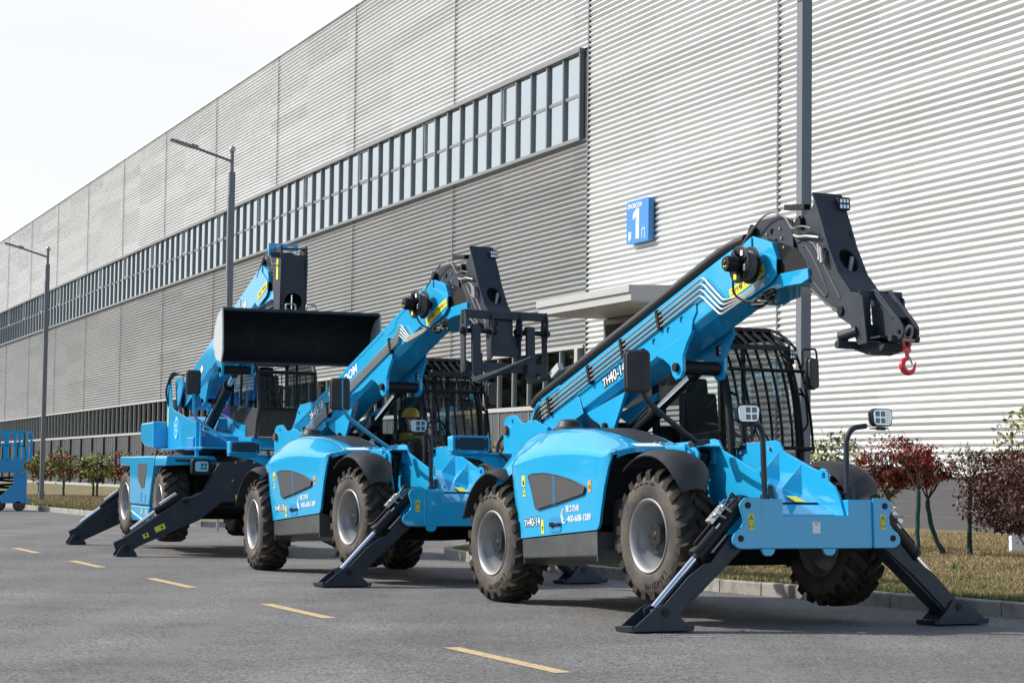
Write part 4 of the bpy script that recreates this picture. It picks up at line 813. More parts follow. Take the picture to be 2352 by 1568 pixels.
# ------------------------------------------------------------------ machines one and two
m1,T1,_=telehandler('telehandler','nearest blue telehandler with a red crane hook on its jib','%s'%0 and .885,22.88,26.3,3.1,'M1','40-14')
m2,T2_,_=telehandler('telehandler','middle blue telehandler carrying pallet forks, driver in its cab',-2.46,29.40,27.5,3.1,'M2','45-18')
def hook_jib(root):
    a0,a1=-.30,.09; c=-.10
    g=G()
    pl=[(5.46,2.665),(5.55,2.62),(5.60,2.21),(5.47,2.205),(5.36,2.40),(5.19,2.48),(5.17,2.56),(5.24,2.64),(5.36,2.68)]
    for y in(a0-.03,a1+.01): g.prism(pl,'y',y,y+.02)
    g.prism([(a0-.03,2.68),(a1+.03,2.68),(a1+.03,2.24),(a0-.03,2.24)],'x',5.50,5.52,holes=[rrect(-.22,-.12,2.38,2.6,.02)])
    h=g.build('hook_jib',DARK,root,bevel=.004)
    g=G()
    sn=[(5.46,2.69),(5.55,2.69),(5.87,2.38),(5.91,2.33),(5.92,2.27),(5.89,2.23),(5.84,2.215),(5.50,2.25)]
    for y in(c-.085,c+.065): g.prism(sn,'y',y,y+.022)
    g.prism([(5.5,2.5),(5.62,2.5),(5.8,2.3),(5.5,2.3)],'y',c-.006,c+.006); g.bb(5.5,5.75,a0,a1,2.245,2.26)
    g.prism([(5.5,2.66),(5.53,2.66),(5.8,2.42),(5.78,2.40)],'y',c-.09,c+.09); g.build('hook_arms',DARK,h,bevel=.004)
    g=G(); g.rod((5.34,a0-.16,2.22),(5.36,a1+.2,2.22),.035,16); g.rod((5.30,a0-.10,2.29),(5.46,a0-.02,2.33),.045,16); g.rod((5.30,a0-.02,2.27),(5.2,a0-.05,2.26),.022,10)
    g.prism([(5.2,2.26),(5.3,2.18),(5.5,2.12),(5.68,2.14),(5.74,2.2),(5.5,2.24)],'y',a0+.06,a1-.10); g.rod((5.80,c-.14,2.235),(5.80,c+.16,2.235),.03,14); g.rod((5.50,c+.0,2.25),(5.57,c+.31,2.28),.03,12); g.build('lower_crossbar',DARK,h,bevel=.004)
    g=G(); g.lathe([(0,a0-.05),(.042,a0-.05),(.042,a0),(.0,a0)],(5.24,0,2.53),'y',18); g.lathe([(0,c-.10),(.02,c-.10),(.02,c+.10)],(5.86,0,2.29),'y',12); split_loose(g.build('jib_pins',BLACK,h,bevel=.003),'jib_pin')
    g=G(); P=[(5.90,c-.035,2.29)]; P=[(5.87+.03*math.cos(a)-.0,c+.04*math.sin(a),2.29-.02+.06*math.cos(a)) for a in [rad(-140+280*k/12) for k in range(13)]]; g.tube(P,.014,8); g.rod((5.87,c-.06,2.215),(5.87,c+.06,2.215),.014,8); sh=g.build('shackle',STEEL,h)
    # swivel hook
    ox,oz=5.85,2.215
    g=G(); ring=[(ox,c+.036*math.cos(a),oz-.02+.05*math.sin(a)) for a in [2*math.pi*k/16 for k in range(16)]]; g.tube(ring,.013,8,close=True)
    g.bb(ox-.02,ox+.02,c-.03,c+.03,oz-.10,oz-.07); g.rod((ox,c,oz-.10),(ox,c,oz-.14),.018,10)
    pts=[];rs=[]
    cx,cz=c,oz-.212
    for k in range(19):
        f=k/18; a=rad(100+ 262*f); R_=.056+(.009*f); pts.append((ox,cx+R_*math.cos(a)*1.05+.008,cz+R_*math.sin(a))); rs.append(.017+.012*math.sin(math.pi*min(1,f*1.15))-.009*max(0,f-.8)*5*.8)
    pts=[(ox,c,oz-.13)]+pts; rs=[.016]+rs; g.tube(pts,rs,10); pts2=[pts[-1],(ox,pts[-1][1]+.014,pts[-1][2]+.03)]; g.tube(pts2,[rs[-1],.004],8)
    hk=g.build('lifting_hook',RED,h,ang=60); g=G(); g.beam((ox,c+.022,oz-.135),(ox,c+.052,oz-.205),.012,.010,(1,0,0)); g.build('safety_latch',STEEL,hk)
hook_jib(m1)
def fork_carriage(root):
    c=-.085; g=G(); X=5.44
    y0,y1=c-.55,c+.55
    for y in(y0,y1-.02): g.prism([(X-.07,2.99),(X+.03,2.99),(X+.06,2.90),(X+.06,2.72),(X+.02,2.66),(X+.01,2.26),(X-.10,2.24),(X-.09,2.62),(X-.11,2.8)],'y',y,y+.022,holes=[circ(X-.02,2.85,.018,12,.05)])
    for y in(c-.20,c+.18): g.prism([(X-.05,2.96),(X+.03,2.96),(X+.06,2.88),(X+.06,2.70),(X+.02,2.62),(X+.02,2.42),(X-.10,2.40),(X-.12,2.7)],'y',y,y+.022,holes=[circ(X-.02,2.82,.016,12,.045)])
    g.bb(X-.05,X+.02,y0,y1,2.89,2.985); g.bb(X-.03,X+.02,y0,y1,2.26,2.37); g.bb(X-.04,X+.0,c-.2,c+.2,2.45,2.56)
    g.prism([(c-.2,2.7),(c-.12,2.74),(c-.08,2.86),(c+.1,2.86),(c+.12,2.7),(c+.2,2.68),(c+.2,2.5),(c-.2,2.5)],'x',X-.05,X-.03)
    k=g.build('fork_carriage',DARK,root,bevel=.005)
    g=G(); g.rod((X+.0,y0-.05,2.74),(X,c-.14,2.74),.03,14); g.rod((X,c+.14,2.74),(X,y1+.04,2.74),.03,14)
    for y in(y0-.02,c-.15,c+.15,y1): g.lathe([(0,y-.02),(.045,y-.02),(.045,y+.02),(0,y+.02)],(X,0,2.74),'y',16)
    g.rod((X-.2,c-.28,2.80),(X-.1,c-.28,2.80),.05,14); g.build('fork_rail',BLACK,k,bevel=.003)
    for y in(c-.42,c+.30):
        g=G(); g.prism([(X+.03,2.80),(X+.085,2.80),(X+.09,2.70),(X+.085,2.20),(X+.11,2.165),(X+.5,2.19),(X+1.15,2.265),(X+1.17,2.28),(X+1.14,2.29),(X+.16,2.225),(X+.04,2.14),(X+.035,2.13),(X+.03,2.2)] if 0 else [(X+.035,2.80),(X+.085,2.80),(X+.085,2.22),(X+.11,2.185),(X+.7,2.215),(X+1.50,2.285),(X+1.505,2.27),(X+.7,2.175),(X+.16,2.125),(X+.06,2.13),(X+.035,2.18)],'y',y-.055,y+.055)
        f=g.build('fork',DARK,k,bevel=.008); g=G(); g.box((X+.03,y,2.78),(.08,.09,.06)); g.build('fork_eye',BLACK,f,bevel=.008)
    g=G(); g.bb(X-.25,X-.05,c-.13,c+.13,2.5,2.9); g.rod((X-.12,c+.05,2.75),(X-.12,c+.05,2.98),.055,14); g.box((X-.1,c-.33,2.42),(.12,.1,.14)); g.build('quick_hitch',DARK,k,bevel=.01)
fork_carriage(m2)
# driver in the middle cab -------------------------------------------------
def skin_body(name,V,E_,R_,mat_,parent,sub=2):
    me=bpy.data.meshes.new(name); me.from_pydata(V,E_,[]); o=bpy.data.objects.new(name,me); COL.objects.link(o)
    if parent: o.parent=parent
    m=o.modifiers.new('Skin','SKIN'); m.use_smooth_shade=True
    if not me.skin_vertices: 
        bpy.context.view_layer.objects.active=o
    for i,r in enumerate(R_):
        me.skin_vertices[0].data[i].radius=(r,r) if not isinstance(r,tuple) else r
    me.skin_vertices[0].data[0].use_root=True
    s=o.modifiers.new('Sub','SUBSURF'); s.levels=sub; s.render_levels=sub; me.materials.append(mat_); return o
def driver():
    P=m2.matrix_world@Vector((1.32,.58,1.38)); R_=m2.matrix_world.to_3x3().normalized()
    # turned a little towards the camera
    M=Matrix.Translation(P)@(R_@Matrix.Rotation(rad(-22),3,'Z')).to_4x4()
    root=empty('person',M=M); tag(root,'person in yellow hard hat and dark jacket seated in the middle cab','person')
    V=[(0,0,0),(0,0,.14),(.01,0,.32),(.0,0,.46),(.02,0,.53),  # pelvis..neck
       (.0,.19,.42),(.10,.25,.20),(.34,.17,.24),(.42,.13,.27), (.0,-.19,.42),(.12,-.25,.19),(.36,-.16,.22),(.44,-.12,.26),
       (.20,.11,-.02),(.44,.13,.0),(.50,.13,-.32),(.58,.13,-.36),(.20,-.11,-.02),(.44,-.13,.0),(.50,-.13,-.32),(.58,-.13,-.36)]
    E_=[(0,1),(1,2),(2,3),(3,4),(3,5),(5,6),(6,7),(7,8),(3,9),(9,10),(10,11),(11,12),(0,13),(13,14),(14,15),(15,16),(0,17),(17,18),(18,19),(19,20)]
    Rr=[.15,.14,(.17,.12),.11,.055,.075,.055,.042,.028,.075,.055,.042,.028,.09,.07,.055,.04,.09,.07,.055,.04]
    b=skin_body('body',V,E_,Rr,CLOTH,root)
    # head: one sculpted surface with brow, nose, chin, ears
    bm=bmesh.new(); bmesh.ops.create_uvsphere(bm,u_segments=32,v_segments=24,radius=1)
    for v in bm.verts:
        x,y,z=v.co; X=x*.095; Y=y*.075; Z=z*.118
        if z<0: X*=1+.10*z; Y*=1+.28*z
        f=max(0,x)
        X+=.018*math.exp(-((y/.16)**2+((z+.12)/.16)**2))*f           # nose
        X-=.010*math.exp(-(((abs(y)-.33)/.16)**2+((z-.08)/.12)**2))*f   # eye sockets
        X+=.007*math.exp(-((y/.3)**2+((z+.45)/.10)**2))*f              # lips
        X-=.004*math.exp(-((y/.3)**2+((z+.47)/.03)**2))*f
        X+=.010*math.exp(-((y/.3)**2+((z+.82)/.15)**2))
        Y+=math.copysign(.014,y)*math.exp(-(((x+.05)/.16)**2+((z+.02)/.25)**2))*(1 if abs(y)>.85 else 0)
        v.co=(X+.03,Y,Z+.635)
    for f in bm.faces: f.smooth=True
    me=bpy.data.meshes.new('head'); bm.to_mesh(me); bm.free(); me.materials.append(SKIN); h=bpy.data.objects.new('head',me); COL.objects.link(h); h.parent=root
    for s in(-1,1):
        g=G(); g.lathe([(0,0),(.010,.001),(.012,.004)],(.108,s*.028,.645),'x',12); g.build('eye',BLKP,h)
        hd=[]
        # hand: palm and curled fingers round the wheel
        base=Vector((.46,s*.125,.27)); VV=[tuple(base-Vector((.03,0,0))),tuple(base+Vector((.025,0,.005)))]; EE=[(0,1)]; RR=[(.026,.016),(.032,.016)]
        for k in range(4):
            y_=(k-1.5)*.019; L_=[.030,.034,.032,.026][k]; i0=len(VV)
            VV+=[tuple(base+Vector((.045,y_,.008))),tuple(base+Vector((.045+L_,y_,-.006))),tuple(base+Vector((.05+L_*.9,y_,-.03))),tuple(base+Vector((.04+L_*.5,y_,-.04)))]; EE+=[(1,i0),(i0,i0+1),(i0+1,i0+2),(i0+2,i0+3)]; RR+=[.0095,.009,.0085,.008]
        i0=len(VV); VV+=[tuple(base+Vector((.0,-s*.035,.0))),tuple(base+Vector((.03,-s*.05,-.012))),tuple(base+Vector((.055,-s*.045,-.028)))]; EE+=[(0,i0),(i0,i0+1),(i0+1,i0+2)]; RR+=[.012,.010,.009]
        skin_body('hand',VV,EE,RR,SKIN,root,1)
    g=G(); g.lathe([(.0,.80),(.05,.795),(.09,.77),(.118,.72),(.126,.675),(.128,.665),(.135,.662),(.120,.660)],(.015,0,0),'z',32); g.prism([(.02+.175*math.cos(a),.105*math.sin(a)) for a in [rad(-75+150*k/12) for k in range(13)]],'z',.662,.668); g.tube([(-.10,0,.76),(.0,0,.812),(.10,0,.77)],.012,8)
    hel=g.build('hard_hat',HELM,root,ang=50); g=G(); g.box((.118,-.035,.715),(.004,.05,.035),Matrix.Rotation(-.3,3,'Z')@Matrix.Rotation(-.25,3,'Y')); g.build('hat_badge',mat('badge_blue',(.12,.3,.42),.5),hel)
    g=G(); g.lathe([(.150,.18),(.185,.34),(.15,.45),(.145,.45),(.18,.34),(.145,.18)],(.01,0,0),'z',28,close=True); g.build('safety_vest',VEST,root); g=G(); g.lathe([(.181,.28),(.186,.31),(.190,.31),(.184,.28)],(.01,0,0),'z',28,close=True); g.build('reflective_band',mat('reflective_grey',(.55,.56,.5),.3),root)
driver()
# ------------------------------------------------------------------ rotating telehandler
def rotating():
    A=Matrix.Rotation(rad(20-90),4,'Z'); M=Matrix.Translation((-5.2,35.85,0))@A; root=empty('rotating_telehandler',M=M)
    tag(root,'far blue rotating telehandler with a wide black bucket raised on its boom','telehandler','telehandlers parked along the kerb')
    for i,(wx,s) in enumerate(((-1.39,-1),(1.82,-1),(-1.39,1),(1.82,1))): make_wheel(root,wx,s*.94,.80,s,R=.60,W=.42,rr=.31,seed=i+9,nlug=19,steer=rad(3) if i in(0,2) else 0)
    g=G(); g.bb(-2.6,2.52,-.42,.42,.75,1.45); g.bb(-1.7,-1.1,-.8,.8,.68,.9); g.bb(1.6,2.2,-.8,.8,.68,.9); g.bb(-.85,.95,-1.08,1.08,.55,1.4); g.build('chassis',VOID,root,bevel=.01)
    # side panel between the wheels
    g=G(); g.prism([(-.93,1.50),(-.90,1.56),(-.84,1.585),(1.35,1.585),(1.40,1.55),(1.30,1.35),(1.16,1.10),(1.02,.80),(.98,.77),(-.82,.77)],'y',-1.16,-.95); g.prism([(-.82,.755),(.98,.755),(.93,.5),(-.66,.49)],'y',-1.15,-.95)
    sp=g.build('side_panel',BLUE,root,bevel=.03,seg=4)
    g=G(); g.prism([(-.05,1.46),(.75,1.46),(.72,1.30),(.55,1.05),(.3,1.05),(-.05,1.2)],'y',-1.166,-1.1605); g.build('vent_mesh',GRILLE,sp)
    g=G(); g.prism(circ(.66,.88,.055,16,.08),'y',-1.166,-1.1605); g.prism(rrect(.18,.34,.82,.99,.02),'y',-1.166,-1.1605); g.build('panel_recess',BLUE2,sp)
    for x_ in(.3,.72): g=G(); g.bb(x_,x_+.07,-1.156,-1.1505,.62,.70); g.build('warning_sticker',YEL,sp)
    # deck
    g=G(); g.bb(-1.9,2.35,-1.12,1.12,1.45,1.50); g.prism([(-1.14,1.585),(-.38,1.585),(-.34,1.54),(-.34,1.46),(-1.16,1.42),(-1.16,1.47)],'x',1.45,2.40); g.prism([(.38,1.585),(1.14,1.585),(1.16,1.42),(.34,1.46)],'x',1.45,2.40); g.bb(-2.0,-.9,-1.14,-.4,1.42,1.585); g.bb(-2.0,-.9,.4,1.14,1.42,1.585)
    dk=g.build('deck',BLUE,root,bevel=.02); g=G(); g.bb(2.403,2.408,-1.0,-.35,1.49,1.53); g.build('anti_slip_strip',DARK,dk)
    g=G(); g.prism(rrect(-.80,-.49,1.28,1.54,.05),'x',2.55,2.72); lb=g.build('lamp_box',BLACK,root,bevel=.02); g=G(); g.prism(rrect(-.75,-.54,1.34,1.50,.035),'x',2.721,2.726); l2=g.build('reflector',LENS,lb); g=G()
    for a in(-1,1):
        for b in(-1,1): g.box((2.728,-.61+a*.028,1.42+b*.028),(.004,.042,.042))
    g.build('led_cells',LED,l2,bevel=.006)
    # front outrigger housing and arms
    def arm(x0,P,nm,lab=None,thick=.16,cylp=None):
        g=G(); g.prism(P,'x',x0-thick/2,x0-thick/2+.02); g.prism(P,'x',x0+thick/2-.02,x0+thick/2); 
        g.prism([P[0],P[1],(P[1][0]+.02,P[1][1]-.05),(P[0][0]+.02,P[0][1]-.03)],'x',x0-thick/2,x0+thick/2)
        Q=[(y*.985,z*.985+.006) for y,z in P]; g.prism(Q,'x',x0-thick/2+.02,x0+thick/2-.02)
        return g.build(nm,DARK,root,bevel=.01)
    def foot(a,x0,cy,s):
        g=G(); 
        for xx in(-.16,.14): g.prism([(cy-s*.0-.16,.0),(cy+.16,.0),(cy+.16,.04),(cy+.07,.17),(cy+.03,.20),(cy-.03,.20),(cy-.08,.17),(cy-.16,.04)],'x',x0+xx,x0+xx+.02)
        g.bb(x0-.17,x0+.17,cy-.16,cy+.16,0,.02); f=g.build('foot_pad',DARK,a,bevel=.006); g=G(); g.rod((x0-.19,cy,.13),(x0+.19,cy,.13),.035,14); g.lathe([(.035,x0+.17),(.055,x0+.17),(.055,x0+.19),(.035,x0+.19)],(0,cy,.13),'x',16); g.build('foot_pin',BLACK,f)
    PF=[(-1.93,.23),(-1.09,.885),(-.92,.895),(-.71,.946),(-.528,1.039),(-.454,1.177),(-.29,1.516),(1.05,1.52),(1.05,.90),(-.2,.872),(-.62,.57),(-1.45,.30),(-1.62,.13),(-1.86,.10)]
    PF=[(-1.93,.23),(-1.78,.30),(-1.05,.80),(-.90,.905),(-.71,.946),(-.528,1.039),(-.454,1.177),(-.30,1.50),(.95,1.52),(.95,.90),(.2,.86),(-.25,.86),(-.62,.57),(-1.55,.17),(-1.70,.08),(-1.88,.09)]
    PF=[(y_-.05,z_) for y_,z_ in PF]
    fa=arm(2.60,PF,'front_outrigger',thick=.2); foot(fa,2.60,-1.80,-1)
    g=G(); g.rod((2.60,-.96,.93),(2.60,-1.35,.70),.065,16); cy_=g.build('outrigger_cylinder',BLACK,fa); g=G(); g.rod((2.60,-1.35,.70),(2.60,-1.72,.42),.03,12); g.build('piston_rod',CHROME,cy_)
    g=G(); g.beam((2.60,-1.02,.99),(2.60,-1.27,.82),.10,.04); g.build('valve_block',mat('valve_alu2',(.6,.6,.58),.3,metal=.6),fa,bevel=.004)
    g=G(); g.rod((2.47,-.88,.87),(2.73,-.88,.87),.045,14); g.build('pivot_pin',BLACK,fa)
    for (yy,zz,w_,h_,r_) in((-1.50,.33,.09,.07,.42),(-1.28,.45,.17,.085,.42),(-.04,.94,.10,.07,0)): g=G(); g.box((2.704,yy,zz),(.003,w_,h_),Matrix.Rotation(r_,3,'X')); s_=g.build('warning_sticker',YEL,fa); g=G(); g.box((2.7065,yy+.03 if w_>.1 else yy,zz+.01),(.001,.03,.04),Matrix.Rotation(r_,3,'X')); g.build('pictogram',BLKP,s_)
    g=G()
    for yy,zz in((-.1,1.49),(.2,1.49),(-.14,1.2),(.0,1.05)): g.lathe([(0,2.715),(.016,2.712),(.018,2.70)],(0,yy,zz),'x',10)
    split_loose(g.build('bolts',STEEL,fa),'bolt')
    PR=[(-1.93,.25),(-1.80,.31),(-1.05,.90),(-.40,1.3),(-.40,.80),(-1.0,.40),(-1.66,.09),(-1.88,.10)]
    ra=arm(-2.62,PR,'rear_outrigger'); foot(ra,-2.62,-1.80,-1); g=G(); g.rod((-2.62,-.9,1.05),(-2.62,-1.38,.66),.06,14); cy_=g.build('outrigger_cylinder',BLACK,ra); g=G(); g.rod((-2.62,-1.38,.66),(-2.62,-1.72,.40),.03,12); g.build('piston_rod',CHROME,cy_)
    g=G(); g.beam((-2.62,-1.06,.98),(-2.62,-1.30,.80),.10,.04); g.build('valve_block',mat('valve_alu3',(.6,.6,.58),.3,metal=.6),ra,bevel=.004)
    PFm=[(-y,z) for y,z in PR]; r2=arm(-2.62,PFm,'rear_outrigger'); foot(r2,-2.62,1.80,1); PFm=[(1.93,.23),(1.78,.30),(1.05,.80),(.9,.905),(.96,1.2),(.96,.86),(.62,.57),(1.55,.17),(1.70,.08),(1.88,.09)]; r3=arm(2.60,PFm,'front_outrigger'); foot(r3,2.60,1.80,1)
    # turntable and tower
    g=G(); g.lathe([(.62,1.5),(.62,1.62),(.58,1.64),(.58,1.70),(0,1.70)],(.2,0,0),'z',48); g.build('slewing_ring',DARK,root,bevel=.004)
    g=G(); g.bb(-1.35,2.6,-.62,1.2,1.70,1.73)
    tw=[(-1.05,2.92),(-.98,2.99),(-.86,2.95),(-.70,2.56),(-.55,2.40),(1.60,2.12),(1.84,2.10),(1.86,1.68),(-1.02,1.70),(-1.08,2.0),(-1.12,2.35)]
    for y0 in(-.50,.24): g.prism(tw,'y',y0,y0+.025,holes=[circ(-.05,1.92,.03,14,.07)])
    tb=g.build('tower',BLUE,root,bevel=.01)
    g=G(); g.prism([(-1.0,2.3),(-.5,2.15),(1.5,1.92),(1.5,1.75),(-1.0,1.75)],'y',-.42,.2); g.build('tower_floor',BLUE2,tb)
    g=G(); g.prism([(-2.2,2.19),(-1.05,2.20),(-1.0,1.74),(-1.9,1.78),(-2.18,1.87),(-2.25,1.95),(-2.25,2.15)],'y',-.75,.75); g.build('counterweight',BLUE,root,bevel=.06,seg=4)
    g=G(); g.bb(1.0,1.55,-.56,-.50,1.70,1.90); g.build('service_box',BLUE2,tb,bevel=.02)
    g=G(); g.box((-.95,-.503,2.3),(.07,.004,.36)); g.build('yellow_strip',YEL,tb); g=G(); g.box((1.5,-.503,1.98),(.06,.004,.11)); g.build('info_plate',WHITE,tb)
    # emblem on the tower: two interlocking angular hooks in a rounded hexagon
    g=G(); ex,ez=-.22,2.08; 
    hx=[(-.10,.10),(0,.22),(.10,.16),(.10,-.12),(0,-.22),(-.10,-.14)]; hx=[(ex+a*1.35,ez+b*.9) for a,b in hx]; inn=[(ex+(a-ex)*.72,ez+(b-ez)*.78) for a,b in hx]
    g.prism(hx,'y',-.503,-.5005,holes=[inn]); g.bb(ex-.1,ex+.06,-.503,-.5005,ez+.02,ez+.05); g.bb(ex-.06,ex+.1,-.503,-.5005,ez-.06,ez-.03); g.bb(ex-.02,ex+.015,-.503,-.5005,ez-.09,ez+.08); g.build('emblem',LBLUE,tb)
    # boom support and lug box at the rear of the tower
    g=G(); g.prism([(-.9,2.9),(-.8,2.95),(-.3,2.95),(-.2,2.80),(-.5,2.5),(-.75,2.4)],'y',-.40,-.37); g.prism([(-.9,2.9),(-.8,2.95),(-.3,2.95),(-.2,2.80),(-.5,2.5),(-.75,2.4)],'y',.14,.17); split_loose(g.build('boom_root_plates',BLUE,root,bevel=.005),'boom_root_plate')
    g=G()
    for k in range(3): g.tube(rpath([(-.1,-.40-.02*k,2.98),(-.6,-.48-.02*k,3.02+.03*k),(-1.05+.04*k,-.55,2.75),(-.95,-.50,2.45),(-.6,-.44,2.3)],.25,6),.016,8)
    g.build('hydraulic_hoses',HOSE,root)
    g=G(); g.rod((-.75,-.3,2.75),(-.4,-.3,2.2),.05,12); g.build('compensation_cylinder',BLACK,root)
    # cab
    y0,y1=.28,1.22; g=G()
    pr=[(.62,2.20),(.62,3.16),(.74,3.24),(2.30,3.12),(2.52,2.95),(2.66,2.34),(2.46,1.90),(1.9,1.90)]
    for y in(y0,y1): g.tube(rpath([(x,y,z) for x,z in pr],.06,3),.035,8,close=False); g.prism([(.62,2.46),(2.66,2.36),(2.46,1.90),(1.9,1.90),(1.0,2.10),(.62,2.22)],'y',y-.02,y+.02); g.rod((1.30,y,2.42),(1.33,y,3.2),.022,8)
    g.prism([(y0,2.36),(y1,2.36),(y1,1.91),(y0,1.91)],'x',2.50,2.62)
    for x,z in((.62,3.16),(2.30,3.12),(2.52,2.95),(.62,2.22)): g.rod((x,y0,z),(x,y1,z),.03,8)
    c=g.build('cab',PLAST,root,bevel=.006); g=G(); g.bb(.66,2.30,y0,y1,3.15,3.20); g.build('roof',BLACK,c)
    g=G(); gp=[(.65,2.46),(.65,3.14),(.76,3.20),(2.28,3.09),(2.49,2.93),(2.62,2.36)]
    for y in(y0,y1): g.poly3([(a_,y,b_) for a_,b_ in gp])
    split_loose(g.build('side_window',GLASS,c),'side_window'); g=G(); g.poly3([(2.52,y0+.03,2.93),(2.52,y1-.03,2.93),(2.655,y1-.03,2.36),(2.655,y0+.03,2.36)]); g.build('windscreen',GLASS,c)
    g=G(); g.box((1.35,.75,2.35),(.48,.46,.14)); g.box((1.12,.75,2.68),(.11,.42,.56),Matrix.Rotation(-.12,3,'Y')); g.box((1.08,.75,3.02),(.08,.24,.16)); g.build('seat',SEAT,c,bevel=.03)
    g=G(); M_=Matrix.Translation((1.95,.75,2.62))@Matrix.Rotation(rad(60),4,'Y'); g.tube([(M_@Vector((.17*math.cos(a),.17*math.sin(a),0))) for a in [2*math.pi*i/20 for i in range(20)]],.015,6,close=True); g.rod((1.95,.75,2.62),(2.3,.75,2.3),.03,8); g.box((2.3,.75,2.30),(.25,.6,.15)); g.build('steering_wheel',PLAST,c)
    g=G()
    for k in range(9): y=y0+.06+k*.10; g.beam((2.62,y,2.95),(2.74,y,2.36),.012,.03)
    g.rod((2.62,y0,2.95),(2.62,y1,2.95),.014,6); g.rod((2.74,y0,2.36),(2.74,y1,2.36),.014,6); g.build('windscreen_guard',BLACK,c)
    g=G(); g.rod((2.70,.55,2.38),(2.63,.36,2.80),.010,6); g.rod((2.70,.62,2.38),(2.60,.42,2.82),.010,6); g.build('wiper',BLACK,c)
    g=G(); g.prism(rrect(.42,.72,2.02,2.2,.03),'x',2.62,2.63); g.build('front_panel',PLAST,c,bevel=.005)
    # blue cab base
    g=G(); g.prism([(.62,2.24),(.80,2.20),(1.9,1.90),(2.46,1.90),(2.44,1.70),(.62,1.70)],'y',.20,1.24); g.prism([(-.3,2.16),(.62,2.24),(.64,1.74),(-.3,1.74)],'y',.05,1.2); g.build('cab_base',BLUE,root,bevel=.02)
    g=G(); g.bb(2.46,2.9,.75,1.35,1.50,1.78); g.build('front_box',BLUE,root,bevel=.02)
    # mirror on its arm
    g=G(); g.tube(rpath([(2.45,.28,1.80),(2.4,-.10,1.78),(2.1,-.56,2.14),(2.1,-.66,2.22),(2.1,-.685,2.93)],.08,5),.022,10); ma=g.build('mirror_arm',BLUE,root); mirror(ma,(2.08,-.68,2.77),.24,.40,-.2)
    g=G(); g.rod((1.9,-.56,1.55),(1.9,-.56,2.12),.035,10); g.box((1.9,-.56,2.12),(.05,.05,.08)); g.build('hose_post',BLUE,root)
    # boom
    b,T,UV,ud,vd=boom(root,(-.6,2.66),rad(14.9),1.35,'M3')
    for mt,of in((BLKP,.02),(WHITE,.005)):
        p=UV(1.35,-.06); text('model_number','18R',.17,mt,b,(p[0],YN-(.003 if mt is BLKP else .0045),p[1]),ud,vd,.0008,of,.9)
    p=UV(3.7,-.06); text('boom_lettering','SINOBOOM',.20,WHITE,b,(p[0],YN-.0045,p[1]),ud,vd,.0008,.004,1.1)
    # bucket
    bw0,bw1=-1.22,1.05; X=6.75
    prof=[(X,3.61),(X-.30,3.54),(X-.48,3.33),(X-.50,3.10),(X-.36,2.92),(X-.05,2.875)]; P=rpath([(x,0,z) for x,z in prof],.16,5); P=[(p[0],p[2]) for p in P]
    th=[(x+(.02 if 1 else 0),z) for x,z in P]
    g=G(); nrm=[]
    inner=[]
    for i,(x,z) in enumerate(P):
        a=P[max(0,i-1)]; c_=P[min(len(P)-1,i+1)]; d=Vector((c_[0]-a[0],c_[1]-a[1])).normalized(); inner.append((x-d.y*.022*1,z+d.x*.022))
    g.prism(P+inner[::-1],'y',bw0,bw1); 
    bk=g.build('bucket',mat('bucket_black',(.010,.010,.012),.75,spec=.25,noise=(5,(.022,.021,.02),.5,.75)),root,ang=40)
    g=G()
    for y0_ in(bw0-.02,bw1): g.prism(P[:1]+P[1:]+[(X-.0,2.85),(X+.10,3.03),(X+.05,3.43),(X+.02,3.62)],'y',y0_,y0_+.022)
    split_loose(g.build('bucket_side',mat('worn_steel',(.42,.43,.44),.6,noise=(6,(.28,.28,.285),.5,.8)),bk,bevel=.003),'bucket_side')
    g=G(); g.bb(X-.01,X+.03,bw0,bw1,3.59,3.63); g.bb(X-.08,X+.07,bw0,bw1,2.855,2.875); g.build('cutting_edge',DARK,bk,bevel=.004)
    g=G(); g.bb(6.0,6.23,-.33,.16,3.0,3.45); g.build('bucket_hitch',DARK,bk,bevel=.01); g=G(); g.tube(rpath([(X-.1,.0,3.64),(X-.1,.0,3.72),(X-.1,.14,3.72),(X-.1,.14,3.64)],.03),.012,8); g.tube(rpath([(X-.1,-.30,3.64),(X-.1,-.30,3.72),(X-.1,-.16,3.72),(X-.1,-.16,3.64)],.03),.012,8) ; split_loose(g.build('lifting_eye',STEEL,bk),'lifting_eye')
rotating()
